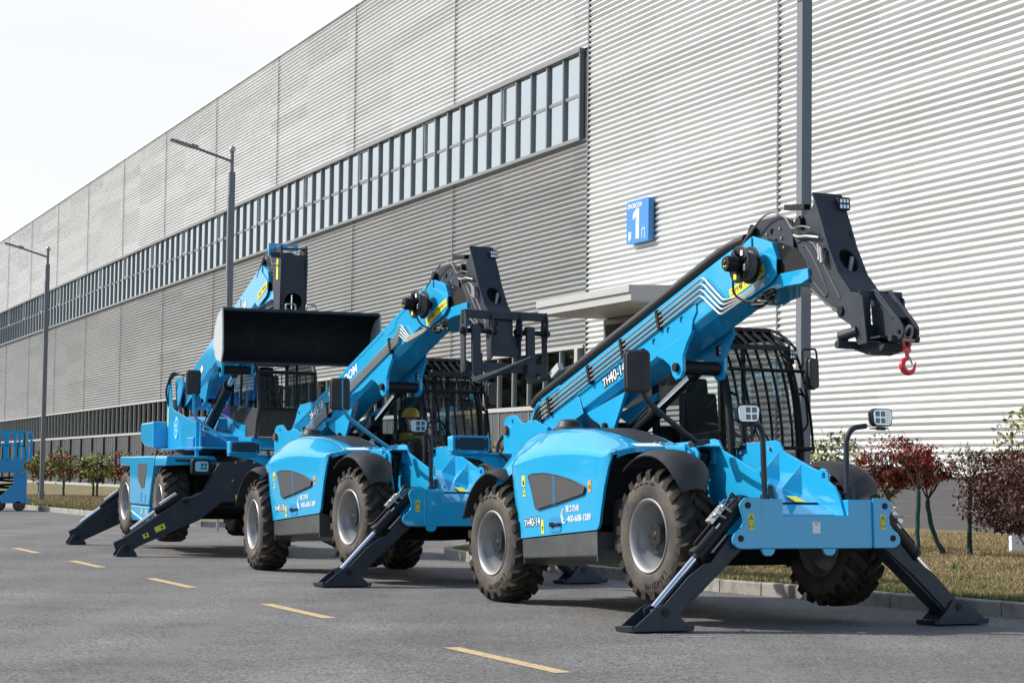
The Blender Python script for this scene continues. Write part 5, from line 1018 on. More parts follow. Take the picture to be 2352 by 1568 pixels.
# ------------------------------------------------------------------ factory wall frame: s along (away), n towards the road
TH=math.atan(1932/FPX); U=Vector((-math.sin(TH),math.cos(TH),0)); NN=Vector((math.cos(TH),math.sin(TH),0)); D0=29.6
WM=Matrix.Translation(NN*D0)@Matrix((U,NN,Vector((0,0,1)))).transposed().to_4x4()   # local: x=s, y=into the building, z
bld=empty('factory_building',M=WM); tag(bld,'long factory hall clad in pale corrugated metal with a ribbon of windows','building')
def clad_mat(name,col,col2,rough,metal=0):
    m=mat(name,col,rough,metal=metal); N=m.node_tree.nodes; K=m.node_tree.links; b=N['Principled BSDF']
    tc=N.new('ShaderNodeTexCoord'); mp=N.new('ShaderNodeMapping'); mp.inputs['Scale'].default_value=(.25,1,4.5); K.new(tc.outputs['Object'],mp.inputs[0])
    n=N.new('ShaderNodeTexNoise'); n.inputs['Scale'].default_value=.8; n.inputs['Detail'].default_value=6; K.new(mp.outputs[0],n.inputs['Vector'])
    r=N.new('ShaderNodeMapRange'); r.inputs[1].default_value=.42; r.inputs[2].default_value=.72; K.new(n.outputs['Fac'],r.inputs[0])
    mx=N.new('ShaderNodeMix'); mx.data_type='RGBA'; mx.inputs[6].default_value=(*col,1); mx.inputs[7].default_value=(*col2,1); K.new(r.outputs[0],mx.inputs[0])
    sp=N.new('ShaderNodeSeparateXYZ'); K.new(tc.outputs['Object'],sp.inputs[0])
    def fl(o_,d):
        a=N.new('ShaderNodeMath'); a.operation='DIVIDE'; a.inputs[1].default_value=d; K.new(o_,a.inputs[0]); f=N.new('ShaderNodeMath'); f.operation='FLOOR'; K.new(a.outputs[0],f.inputs[0]); return f.outputs[0]
    cb=N.new('ShaderNodeCombineXYZ'); K.new(fl(sp.outputs[0],6.81),cb.inputs[0]); K.new(fl(sp.outputs[2],.748),cb.inputs[2]); wn=N.new('ShaderNodeTexWhiteNoise'); K.new(cb.outputs[0],wn.inputs['Vector'])
    r2=N.new('ShaderNodeMapRange'); r2.inputs[3].default_value=.90; r2.inputs[4].default_value=1.05; K.new(wn.outputs['Value'],r2.inputs[0]); mm=N.new('ShaderNodeMix'); mm.data_type='RGBA'; mm.blend_type='MULTIPLY'; mm.inputs[0].default_value=1; K.new(mx.outputs[2],mm.inputs[6]); K.new(r2.outputs[0],mm.inputs[7])
    mp2=N.new('ShaderNodeMapping'); mp2.inputs['Scale'].default_value=(3.5,1,.16); K.new(tc.outputs['Object'],mp2.inputs[0]); n5=N.new('ShaderNodeTexNoise'); n5.inputs['Scale'].default_value=.9; n5.inputs['Detail'].default_value=5; K.new(mp2.outputs[0],n5.inputs['Vector'])
    r5=N.new('ShaderNodeMapRange'); r5.inputs[1].default_value=.5; r5.inputs[2].default_value=.78; r5.inputs[4].default_value=.16; K.new(n5.outputs['Fac'],r5.inputs[0]); m5=N.new('ShaderNodeMix'); m5.data_type='RGBA'; m5.inputs[7].default_value=(.34,.32,.29,1); K.new(r5.outputs[0],m5.inputs[0]); K.new(mm.outputs[2],m5.inputs[6]); K.new(m5.outputs[2],b.inputs['Base Color']); return m
CLADW=clad_mat('white_cladding',(.62,.63,.63),(.57,.565,.55),.35,.1)
CLADG=clad_mat('grey_cladding',(.33,.345,.35),(.33,.31,.29),.38,.2)
TRIM=mat('grey_trim',(.33,.34,.34),.4); TRIML=mat('light_trim',(.40,.40,.395),.45); FRM=mat('window_frame',(.16,.17,.175),.4); DFR=mat('dark_recess',(.02,.022,.026),.6)
PITCH=.187
def corr(name,s0,s1,z0,z1,m,dk=1.2):
    n0=round(z0/PITCH); zs=[]; ys=[]
    # trapezoidal-round wave: wide crest, narrow trough
    shp=[(0,0),(.06,.004),(.16,.018),(.32,.046),(.44,.064),(.54,.074),(.60,.0765),(.66,.074),(.70,.066),(.86,.014),(.90,.006),(.95,.001)]
    k=0
    while True:
        done=False
        for f,dp in shp:
            z=z0+(k+f)*PITCH
            if z>z1: done=True; break
            zs.append(z); ys.append(dp*dk)
        if done: break
        k+=1
    zs.append(z1); ys.append(.0)
    n=len(zs); V=np.zeros((2*n,3)); V[:n,0]=s0; V[n:,0]=s1; V[:n,1]=ys; V[n:,1]=ys; V[:n,2]=zs; V[n:,2]=zs
    F=np.stack([np.arange(n-1),np.arange(n-1)+n,np.arange(1,n)+n,np.arange(1,n)],1)
    return raw(name,V,F,m,bld,smooth=True)
J=[39.45+13.62*k for k in range(16)]; S0,S1=26.0,243.7; SP=66.8
edges=[S0]+[j for j in J if j>S0]; edges=[e for e in edges if e<S1]+[S1]; gap=.035
ZR0,ZR1,ZTOP,ZB=13.20,16.45,23.5,5.90
for a,b in zip(edges,edges[1:]):
    if b<=SP+.5:
        if a<58.0<b or a<64.9<b:
            # bay with the door: leave the opening out
            corr('cladding',a+gap,58.4,1.52,ZTOP,CLADW); corr('cladding',58.4,64.95,1.52+PITCH*28,ZTOP,CLADW); corr('cladding',64.95,b-gap,1.52,ZTOP,CLADW)
        else: corr('cladding',a+gap,b-gap,1.52,ZTOP,CLADW)
    else:
        corr('cladding',a+gap,b-gap,ZR1,ZTOP,CLADW); corr('lower_cladding',a+gap,b-gap,ZB,ZR0,CLADG,1.5)
# joints, roof edge, flashings
g=G()
for j in edges[1:-1]:
    if j<=SP+.5: g.bb(j-gap,j+gap,-.006,.03,1.52,ZTOP)
    else: g.bb(j-gap,j+gap,-.004,.03,ZR1,ZTOP); g.bb(j-gap,j+gap,-.004,.03,ZB,ZR0-.02)
split_loose(g.build('joint_strips',FRM,bld),'joint_strip')
g=G(); g.bb(S0,S1,-.06,.35,ZTOP,ZTOP+.13); g.build('roof_edge',mat('white_flashing',(.72,.71,.69),.4),bld,bevel=.02)
g=G(); g.bb(S0,S1,.12,60,.0,ZTOP-.1); 
body=g.build('building_body',DFR,bld)
body.location=(0,.55,0)
g=G(); g.bb(S0,SP,.02,.5,0,1.46); g.build('plinth',mat('plinth_paint',(.078,.075,.08),.8,noise=(1.5,(.065,.062,.066),.4,.7)),bld)
g=G()
for z in(.42,.80,1.16): g.bb(S0,SP,.012,.019,z-.006,z+.006)
g.build('plinth_joints',mat('joint_light',(.16,.155,.14),.9),bld)
g=G(); g.bb(S0,SP,-.06,.05,1.44,1.535); g.bb(SP,S1,-.05,.05,ZB-.09,ZB+.03); g.build('base_flashing',TRIML,bld,bevel=.01)
# ribbon window: one part per light, the farthest ones as one mass
def refl_glass(name,col,ro=.02):
    m=mat(name,col,ro,metal=1.0); N=m.node_tree.nodes; K=m.node_tree.links; b=N['Principled BSDF']
    tc=N.new('ShaderNodeTexCoord'); n=N.new('ShaderNodeTexNoise'); n.inputs['Scale'].default_value=.6; n.inputs['Detail'].default_value=1; K.new(tc.outputs['Object'],n.inputs['Vector']); bp=N.new('ShaderNodeBump'); bp.inputs['Strength'].default_value=.04; bp.inputs['Distance'].default_value=.02; K.new(n.outputs['Fac'],bp.inputs['Height']); K.new(bp.outputs[0],b.inputs['Normal']); return m
WGL=refl_glass('window_glass',(.64,.71,.74)); WGL2=refl_glass('lower_glass',(.42,.46,.47)); ALU=mat('alu_frame',(.19,.20,.205),.4); TAN=mat('mullion_tan',(.26,.25,.235),.5); PAN=mat('lower_panel',(.10,.105,.11),.3,noise=(2,(.08,.085,.09),.4,.7)); SASH=mat('sash_frame',(.42,.43,.43),.4)
g=G(); g.bb(SP+.3,S1,-.16,.10,ZR1-.12,ZR1+.03); g.build('ribbon_head',ALU,bld,bevel=.01)
g=G(); g.bb(SP+.3,S1,-.14,.10,ZR0-.03,ZR0+.10); g.build('ribbon_sill',ALU,bld,bevel=.01)
g=G(); g.bb(SP+.34,SP+.42,-.12,.3,ZR0+.10,ZR1-.12); g.build('ribbon_end',ALU,bld)
PW=1.513
def light_frame(g,s): g.bb(s+PW-.05,s+PW+.05,-.085,.04,ZR0+.1,ZR1-.12); g.bb(s+.05,s+PW-.05,-.01,.04,14.78,14.90)
def light_pane(g,s): g.bb(s+.05,s+PW-.05,.02,.04,ZR0+.1,ZR1-.12)
def sash(g,s):
    a,b=s+.05,s+PW-.05
    for q in((a,a+.06,14.9,ZR1-.13),(b-.06,b,14.9,ZR1-.13),(a+.06,b-.06,14.9,14.96),(a+.06,b-.06,ZR1-.19,ZR1-.13)): g.bb(q[0],q[1],-.04,.018,q[2],q[3])
def bay(proto_f,proto_p,n,s,names,extra=None,cap=99):
    fr=None; k=0; ss=[]
    while s+PW*(k+1)<S1: ss.append(s+PW*k); k+=1
    g=G(); proto_f(g,0); F=g.build(names[0],names[2],None); g=G(); proto_p(g,0); P=g.build(names[1],names[3],F)
    for i,q in enumerate(ss[:cap]):
        f,p=(F,P) if i==0 else (F.copy(),P.copy())
        if i: COL.objects.link(f); COL.objects.link(p)
        f.parent=bld; f.location=(q,0,0); p.parent=f
        if extra and i%6==4: e=extra.copy() if i>4 else extra; (COL.objects.link(e) if i>4 else 0); e.parent=f
    g=G()
    for q in ss[cap:]: proto_f(g,q); proto_p(g,q)
    if ss[cap:]: o=g.build(names[0]+'s',names[3],bld); o['kind']='stuff'
g=G(); sash(g,0); SE=g.build('opening_sash',SASH,None)
bay(light_frame,light_pane,0,SP+.42,('ribbon_window','pane',ALU,WGL),SE)
def gf(g,s):
    g.bb(s+PW-.04,s+PW+.04,.0,.12,3.93,ZB-.08); g.bb(s+PW-.025,s+PW+.025,.06,.12,.32,3.72); g.bb(s+PW/2-.015,s+PW/2+.015,.07,.12,.32,3.72)
def gp_(g,s): g.bb(s+.04,s+PW-.04,.09,.11,3.93,ZB-.08)
def gl_(g,s): g.bb(s+.03,s+PW-.03,.09,.11,.32,3.72)
bay(gf,gp_,0,SP+.62,('ground_floor_window','pane',TAN,WGL2))
g=G(); gl_(g,0); LP=g.build('lower_panel',PAN,None)
for i_,f in enumerate([o for o in list(bld.children) if o.name.startswith('ground_floor_window')]):
    if o_:=f.get('kind'): continue
    p=LP if i_==0 else LP.copy()
    if i_: COL.objects.link(p)
    p.parent=f
    if i_%3==2 and i_>4:
        pass
g=G(); g.bb(SP+.35,S1,.02,.2,3.74,3.90); g.build('transom',TRIML,bld,bevel=.01); g=G(); g.bb(SP+.35,SP+.62,-.10,.3,0,ZB-.08); g.build('corner_post',TRIML,bld,bevel=.01); g=G(); g.bb(SP+.35,S1,.0,.3,0,.32); g.build('base_strip',TRIML,bld,bevel=.01)
g=G(); k=0
while SP+.62+PW*3*(k+2)<S1: s=SP+.62+PW*3*(k+2); g.bb(s-.17,s+.17,-.04,.13,.32,3.71); k+=1
split_loose(g.build('dark_columns',DFR,bld),'dark_column')
g=G(); g.bb(SP+.05,SP+.34,.06,.3,ZR0,ZR1); g.build('end_reveal',DFR,bld)
# door, canopy
g=G(); g.bb(58.4,64.95,.45,.5,0,6.5); g.build('door_shade_sheet',VOID,bld)  # near-black sheet stands in for the recess shadow above the slats
g=G(); z=.1
while z<3.6: g.prism([(.36,z),(.33,z+.05),(.33,z+.15),(.36,z+.2)],'x',58.5,64.9) if 0 else g.bb(58.5,64.9,.33,.37,z,z+.13); z+=.17
dr=g.build('roller_door',mat('door_slats',(.30,.30,.30),.5),bld,bevel=.02)
g=G(); g.bb(58.28,58.42,-.04,.5,0,6.66); g.bb(64.93,65.07,-.04,.5,0,6.66); g.bb(58.4,64.95,-.04,.5,6.5,6.68); g.build('door_frame',FRM,bld)
can=empty('canopy',M=WM@Matrix.Translation((61.6,0,6.9))); can.parent=bld; can.matrix_parent_inverse=WM.inverted()
bpy.context.view_layer.update()
CM=Matrix.Translation((-61.6,0,-6.9))
g=G(); g.prism([(0,7.35),(-2.4,7.24),(-2.4,6.98),(-2.34,6.96),(-2.34,6.74),(-2.28,6.74),(0,6.60)] if 0 else [(0.0,7.30),(-2.46,7.22),(-2.46,6.99),(-2.38,6.97),(-2.38,6.73),(-.0,6.73)],'x',57.9,65.3); g.xf(CM); g.build('canopy_fascia',TRIML,can,bevel=.01)
g=G(); 
for k in range(24): g.bb(58+.3*k,58.2+.3*k,-2.3,-.1,6.70,6.73)
g.xf(CM); g.build('canopy_soffit',mat('soffit',(.42,.40,.36),.6),can)
# door number sign
sign=empty('wall_sign',M=WM@Matrix.Translation((62.06,-.16,9.75))); tag(sign,'blue rectangular sign with a large white 1 fixed above the canopy','sign')
SM=Matrix.Identity(4)
g=G(); g.prism([(x,z) for x,z in rrect(-.84,.84,-.71,.71,.08,4)],'y',-.06,.14); g.build('sign_panel',mat('sign_blue',(.045,.22,.52),.5),sign,bevel=.008)
def st(s,size,x,z,sx=1,off=0,nm='lettering'): return text(nm,s,size,WHITE,sign,(x,-.066,z),(-1,0,0),(0,0,1),.002,off,sx)
st('SINOBOOM',.22,.74,.46,.92,.003); st('南',.36,.70,-.60,.75,.004); st('门',.36,-.33,-.56,.75,.004)
g=G(); g.prism([(-.14,-.58),(.10,-.58),(.10,.20),(.33,.06),(.33,.26),(.05,.42),(-.14,.42)],'y',-.068,-.060); g.build('numeral_one',WHITE,sign)
# ------------------------------------------------------------------ ground
def ground_mats():
    m=mat('asphalt',(.13,.13,.135),.88,spec=.3); N=m.node_tree.nodes; K=m.node_tree.links; b=N['Principled BSDF']; tc=N.new('ShaderNodeTexCoord')
    def noise(s,d,ro=.6):
        n=N.new('ShaderNodeTexNoise'); n.inputs['Scale'].default_value=s; n.inputs['Detail'].default_value=d; n.inputs['Roughness'].default_value=ro; K.new(tc.outputs['Object'],n.inputs['Vector']); return n
    v=N.new('ShaderNodeTexVoronoi'); v.inputs['Scale'].default_value=62; K.new(tc.outputs['Object'],v.inputs['Vector'])
    r=N.new('ShaderNodeValToRGB'); e=r.color_ramp; e.elements[0].color=(.045,.043,.042,1); e.elements[1].color=(.26,.25,.235,1); e.elements[0].position=.1; e.elements[1].position=.95
    K.new(v.outputs['Color'],r.inputs[0])
    n1=noise(.5,9,.7); r1=N.new('ShaderNodeMapRange'); r1.inputs[1].default_value=.35; r1.inputs[2].default_value=.68; r1.inputs[3].default_value=.76; r1.inputs[4].default_value=1.26; K.new(n1.outputs['Fac'],r1.inputs[0])
    mu=N.new('ShaderNodeMix'); mu.data_type='RGBA'; mu.blend_type='MULTIPLY'; mu.inputs[0].default_value=1; K.new(r.outputs[0],mu.inputs[6]); K.new(r1.outputs[0],mu.inputs[7])
    # tyre tracks and dusty streaks stretched along the road
    mp=N.new('ShaderNodeMapping'); mp.inputs['Rotation'].default_value=(0,0,-TH); mp.inputs['Scale'].default_value=(1.6,.06,1); K.new(tc.outputs['Object'],mp.inputs[0]); n2=N.new('ShaderNodeTexNoise'); n2.inputs['Scale'].default_value=1.3; n2.inputs['Detail'].default_value=6; K.new(mp.outputs[0],n2.inputs['Vector'])
    r2=N.new('ShaderNodeMapRange'); r2.inputs[1].default_value=.5; r2.inputs[2].default_value=.75; r2.inputs[4].default_value=.8; K.new(n2.outputs['Fac'],r2.inputs[0])
    m2=N.new('ShaderNodeMix'); m2.data_type='RGBA'; m2.inputs[7].default_value=(.165,.15,.132,1); K.new(r2.outputs[0],m2.inputs[0]); K.new(mu.outputs[2],m2.inputs[6])
    n3=noise(1.2,6,.7); r3=N.new('ShaderNodeMapRange'); r3.inputs[1].default_value=.64; r3.inputs[2].default_value=.72; r3.inputs[4].default_value=.5; K.new(n3.outputs['Fac'],r3.inputs[0])
    m3=N.new('ShaderNodeMix'); m3.data_type='RGBA'; m3.inputs[7].default_value=(.19,.13,.09,1); K.new(r3.outputs[0],m3.inputs[0]); K.new(m2.outputs[2],m3.inputs[6]); 
    vc=N.new('ShaderNodeTexVoronoi'); vc.feature='DISTANCE_TO_EDGE'; vc.inputs['Scale'].default_value=.22; nw=noise(1.4,5,.6); ad=N.new('ShaderNodeVectorMath'); ad.operation='MULTIPLY_ADD'; ad.inputs[1].default_value=(1.6,1.6,0); K.new(nw.outputs['Color'],ad.inputs[0]); K.new(tc.outputs['Object'],ad.inputs[2]); K.new(ad.outputs[0],vc.inputs['Vector'])
    rc_=N.new('ShaderNodeMapRange'); rc_.inputs[1].default_value=.0008; rc_.inputs[2].default_value=.0022; rc_.inputs[3].default_value=.0; rc_.inputs[4].default_value=0; K.new(vc.outputs['Distance'],rc_.inputs[0])
    n6=noise(.55,3,.5); r6=N.new('ShaderNodeMapRange'); r6.inputs[1].default_value=.60; r6.inputs[2].default_value=.70; r6.inputs[4].default_value=.22; K.new(n6.outputs['Fac'],r6.inputs[0])
    m6=N.new('ShaderNodeMix'); m6.data_type='RGBA'; m6.inputs[7].default_value=(.05,.049,.048,1); K.new(r6.outputs[0],m6.inputs[0]); K.new(m3.outputs[2],m6.inputs[6]); 
    mq=N.new('ShaderNodeMapping'); mq.inputs['Rotation'].default_value=(0,0,-TH); mq.inputs['Scale'].default_value=(.9,.025,1); K.new(tc.outputs['Object'],mq.inputs[0]); n7=N.new('ShaderNodeTexNoise'); n7.inputs['Scale'].default_value=1.0; n7.inputs['Detail'].default_value=3; K.new(mq.outputs[0],n7.inputs['Vector'])
    r7=N.new('ShaderNodeMapRange'); r7.inputs[1].default_value=.42; r7.inputs[2].default_value=.62; r7.inputs[3].default_value=.92; r7.inputs[4].default_value=1.07; K.new(n7.outputs['Fac'],r7.inputs[0]); m7=N.new('ShaderNodeMix'); m7.data_type='RGBA'; m7.blend_type='MULTIPLY'; m7.inputs[0].default_value=1; K.new(m6.outputs[2],m7.inputs[6]); K.new(r7.outputs[0],m7.inputs[7]); K.new(m7.outputs[2],b.inputs['Base Color'])
    bp=N.new('ShaderNodeBump'); bp.inputs['Strength'].default_value=.5; bp.inputs['Distance'].default_value=.004; K.new(v.outputs['Distance'],bp.inputs['Height']); K.new(bp.outputs[0],b.inputs['Normal'])
    return m
ASPH=ground_mats()
SOIL=mat('dry_lawn',(.22,.16,.08),.95,noise=(1.1,(.10,.105,.03),.42,.62),bump=(30,.8,.03))
g=G(); g.poly3([(-600,-300,-.004),(600,-300,-.004),(600,1500,-.004),(-600,1500,-.004)]); struct(g.build('ground',mat('far_ground',(.15,.14,.12),.95)))
g=G(); g.poly3([(-110,-20,0),(60,-20,0),(60,180,0),(-110,300,0)]); struct(g.build('road',ASPH))
YP=mat('road_paint',(.55,.39,.19),.85,noise=(16,(.22,.19,.15),.50,.66))
N_=YP.node_tree
dash=[(-.03,15.43),(-2.07,20.50),(-4.07,25.28),(-6.04,30.0),(-7.98,34.67),(-9.93,39.4),(-11.9,44.2),(-13.9,49.0)]; dr_=Vector((-.385,.923,0)).normalized(); pr_=Vector((dr_.y,-dr_.x,0))
dash=[(.03*0+1.98,10.4)]+dash
g=G()
for x,y in dash:
    c=Vector((x,y,.004)); a=dr_*1.07; b_=pr_*.068
    g.poly3([c-a-b_,c-a+b_,c+a+b_,c+a-b_])
struct(g.build('road_markings',YP))
g=G()
for (x,y,l,a) in((1.5,17.8,.5,.2),(1.35,18.05,.22,-.4),(-3.73,28.5,.45,.1),(-1.95,24.0,.4,-.1),(-8.0,37.8,.4,0),(-6.3,33.0,.35,0),(-2.2,23.6,.3,0)):
    c=Vector((x,y,.004)); d=Vector((math.cos(a),math.sin(a),0))*l/2; n_=Vector((-d.y,d.x,0)).normalized()*.03; g.poly3([c-d-n_,c+d-n_*.6,c+d+n_,c-d+n_*.5])
struct(g.build('chalk_marks',mat('chalk',(.45,.45,.44),.9,noise=(14,(.15,.15,.15),.45,.55))))
# kerbs and lawns
KA=[(11.5,9.3),(9,13.3),(5.11,20.83),(4.12,22.14),(3.08,23.99),(2.41,24.97),(1.33,27.75),(.44,29.6),(-.3,31.6),(-.85,33.2),(-1.08,34.4),(-.95,35.8),(-.4,37.0),(.5,38.0),(2.2,41.5),(6.2,62)]
KB=[(1.0,71),(-2.2,57),(-3.4,52.4),(-4.4,51.0),(-6.57,50.45),(-7.6,50.55),(-8.5,51.6),(-10.0,55.4),(-11.82,59.87),(-14.45,65.9),(-16.03,69.4),(-24,88),(-60,175)]
def smooth(P):
    P=[Vector((*p,0)) for p in P]; out=[]
    for i in range(len(P)-1):
        p0,p1,p2,p3=P[max(0,i-1)],P[i],P[i+1],P[min(len(P)-1,i+2)]; n=max(2,int((p2-p1).length/.8))
        n=min(n,40)
        for k in range(n):
            t=k/n; out.append(.5*((2*p1)+(p2-p0)*t+(2*p0-5*p1+4*p2-p3)*t*t+(3*p1-p0-3*p2+p3)*t**3))
    out.append(P[-1]); return out
KSTONE=mat('kerb_stone',(.30,.285,.255),.85,noise=(3.2,(.14,.125,.10),.48,.68),bump=(40,.3,.004))
def kerb(P,side,nm):
    S=smooth(P); acc=[0]
    for a,b in zip(S,S[1:]): acc.append(acc[-1]+(b-a).length)
    def at(t):
        t=max(0,min(acc[-1],t))
        for i in range(len(S)-1):
            if t<=acc[i+1]: f=(t-acc[i])/max(1e-6,acc[i+1]-acc[i]); return S[i].lerp(S[i+1],f),(S[i+1]-S[i]).normalized()
        return S[-1],(S[-1]-S[-2]).normalized()
    g=G(); t=0; r_=random.Random(5)
    while t<acc[-1]-.1:
        L_=.75; (a,da),(b,db)=at(t+.009),at(min(acc[-1],t+L_-.009)); na=Vector((da.y,-da.x,0))*side; nb=Vector((db.y,-db.x,0))*side; dz=r_.uniform(-.003,.003)
        q=[]
        for (p,n_) in((a,na),(b,nb)):
            q.append([p+Vector((0,0,-.05)),p+Vector((0,0,.135+dz)),p+n_*.015+Vector((0,0,.15+dz)),p+n_*.12+Vector((0,0,.15+dz)),p+n_*.12+Vector((0,0,-.05))])
        V=[[g.bm.verts.new(v) for v in r__] for r__ in q]
        for k in range(5): g.bm.faces.new((V[0][k],V[0][(k+1)%5],V[1][(k+1)%5],V[1][k]))
        g.bm.faces.new(V[0]); g.bm.faces.new(V[1]); t+=L_
    struct(g.build(nm,KSTONE)); return [at(x)[0]+Vector((at(x)[1].y,-at(x)[1].x,0))*side*.11 for x in np.arange(0,acc[-1],.6)]
la=kerb(KA,1,'kerb'); lb=kerb(KB,1,'kerb')
W=lambda s: NN*D0+U*s
def lawn(P,close,nm):
    g=G(); pts=[Vector((p.x,p.y,.128)) for p in P]+[Vector((c.x,c.y,.128)) for c in close]; es=[]
    vs=[g.bm.verts.new(p) for p in pts]
    for i in range(len(vs)): es.append(g.bm.edges.new((vs[i],vs[(i+1)%len(vs)])))
    bmesh.ops.triangle_fill(g.bm,use_beauty=True,edges=es); o=g.build(nm,SOIL); struct(o); return o
lawn(la,[W(56),W(8)],'lawn'); lawn(lb,[W(190),W(70)],'lawn')
# grass blades
def blades(nm,n,region,h,mats,seed,wd=.006):
    rg=np.random.default_rng(seed); pts=[]
    c=np.array(region(rg,n)); k=len(c); ht=rg.uniform(.5,1.0,k)*h; a=rg.uniform(0,2*np.pi,k); ln=rg.uniform(.1,.9,k)*ht; la_=rg.uniform(0,2*np.pi,k); w_=wd*rg.uniform(.7,1.6,k)
    V=np.zeros((k,3,3)); V[:,0,0]=c[:,0]-np.cos(a)*w_; V[:,0,1]=c[:,1]-np.sin(a)*w_; V[:,0,2]=.125; V[:,1,0]=c[:,0]+np.cos(a)*w_; V[:,1,1]=c[:,1]+np.sin(a)*w_; V[:,1,2]=.125
    V[:,2,0]=c[:,0]+np.cos(la_)*ln; V[:,2,1]=c[:,1]+np.sin(la_)*ln; V[:,2,2]=.125+ht
    pn=np.sin(c[:,0]*1.3+1)*np.sin(c[:,1]*.8)+.6*np.sin(c[:,0]*3.1+c[:,1]*2.3)
    kerbd=c[:,2]
    gr=(rg.uniform(0,1,k)<np.clip(.12+.18*pn+.60*np.exp(-kerbd/1.5),.04,.85))
    mi=np.where(gr,2,rg.integers(0,2,k)); F=np.arange(k*3).reshape(k,3); o=raw(nm,V.reshape(-1,3),F,mats,None,mi); o['kind']='stuff'; return o
GRS=[mat('straw',(.44,.33,.18),.8,spec=.2),mat('straw_brown',(.28,.20,.10),.8,spec=.2),mat('grass_green',(.09,.13,.025),.7,spec=.3)]
kx=np.array([p.x for p in la]); ky=np.array([p.y for p in la])
def regA(rg,n):
    out=[]; o_=np.argsort(ky[:-8])
    y=19+29*rg.uniform(0,1,n)**1.0; wt=np.clip((30/y)**1.3,0,1); keep=rg.uniform(0,1,n)<wt; y=y[keep]; kxs=np.interp(y,ky[:-6],kx[:-6]); kxs=np.where(y>34.5,np.interp(y,[34.5,36,38,41.5,62],[-.9,-.6,.6,2.3,6.3]),kxs)
    x1=np.minimum(27.46+(-.3732)*((y-11.05)/.9277),y*.262+.5); w_=np.maximum(x1-kxs-.05,0.01); t=rg.uniform(0,1,len(y)); return np.stack([kxs+.05+t*w_,y,t*w_],1)
o=blades('lawn_grass',230000,regA,.075,GRS,1); tag(o,'dry straw coloured lawn grass behind the kerb','grass')
def regB(rg,n):
    y=51+45*rg.uniform(0,1,n)**.8; kb=np.array([(p.x,p.y) for p in lb][15:]); kxs=np.interp(y,kb[:,1],kb[:,0]); t=rg.uniform(0,1,n)*9; return np.stack([kxs+.1+t,y,t],1)
o=blades('lawn_grass',60000,regB,.09,GRS,2,.012); tag(o,'far strip of dry lawn grass beside the lamp posts','grass')
g=G(); rr_=random.Random(8)
for (cx,cy,n,hh) in((8.35,33.0,26,.22),(7.3,29.5,16,.2),(6.0,28.2,10,.16),(9.1,31.5,14,.15),(3.5,27.5,10,.12)):
    for _ in range(n):
        a=rr_.uniform(0,6.28); x,y=cx+rr_.gauss(0,.06),cy+rr_.gauss(0,.06); h_=hh*rr_.uniform(.5,1); dx,dy=math.cos(a)*h_*.5,math.sin(a)*h_*.5; p=Vector((-math.sin(a),math.cos(a),0))*.012
        b0=Vector((x,y,.13)); m_=b0+Vector((dx*.4,dy*.4,h_*.7)); t_=b0+Vector((dx,dy,h_*.85)); g.poly3([b0-p*.6,b0+p*.6,m_+p]); g.poly3([b0-p*.6,m_+p,m_-p]); g.poly3([m_-p,m_+p,t_])
o=g.build('weeds',mat('weed_green',(.08,.19,.03),.6)); o['kind']='stuff'; tag(o,'bright green weed tufts growing through the dry lawn','weeds')

g=G(); rr_=random.Random(31)
for _ in range(420):
    y_=rr_.uniform(21,40); x_=float(np.interp(y_,ky[:-6],kx[:-6]))+rr_.uniform(.2,5); a_=rr_.uniform(0,6.28); s_=rr_.uniform(.02,.05); z_=.15+rr_.uniform(0,.05); c_,d_=math.cos(a_)*s_,math.sin(a_)*s_
    g.poly3([(x_-c_,y_-d_,z_),(x_-d_*.5,y_+c_*.5,z_+.01),(x_+c_,y_+d_,z_+.006),(x_+d_*.5,y_-c_*.5,z_)])
o=g.build('leaf_litter',mat('dead_leaf',(.14,.07,.03),.7)); o['kind']='stuff'; tag(o,'brown fallen leaves scattered over the dry lawn','leaves')
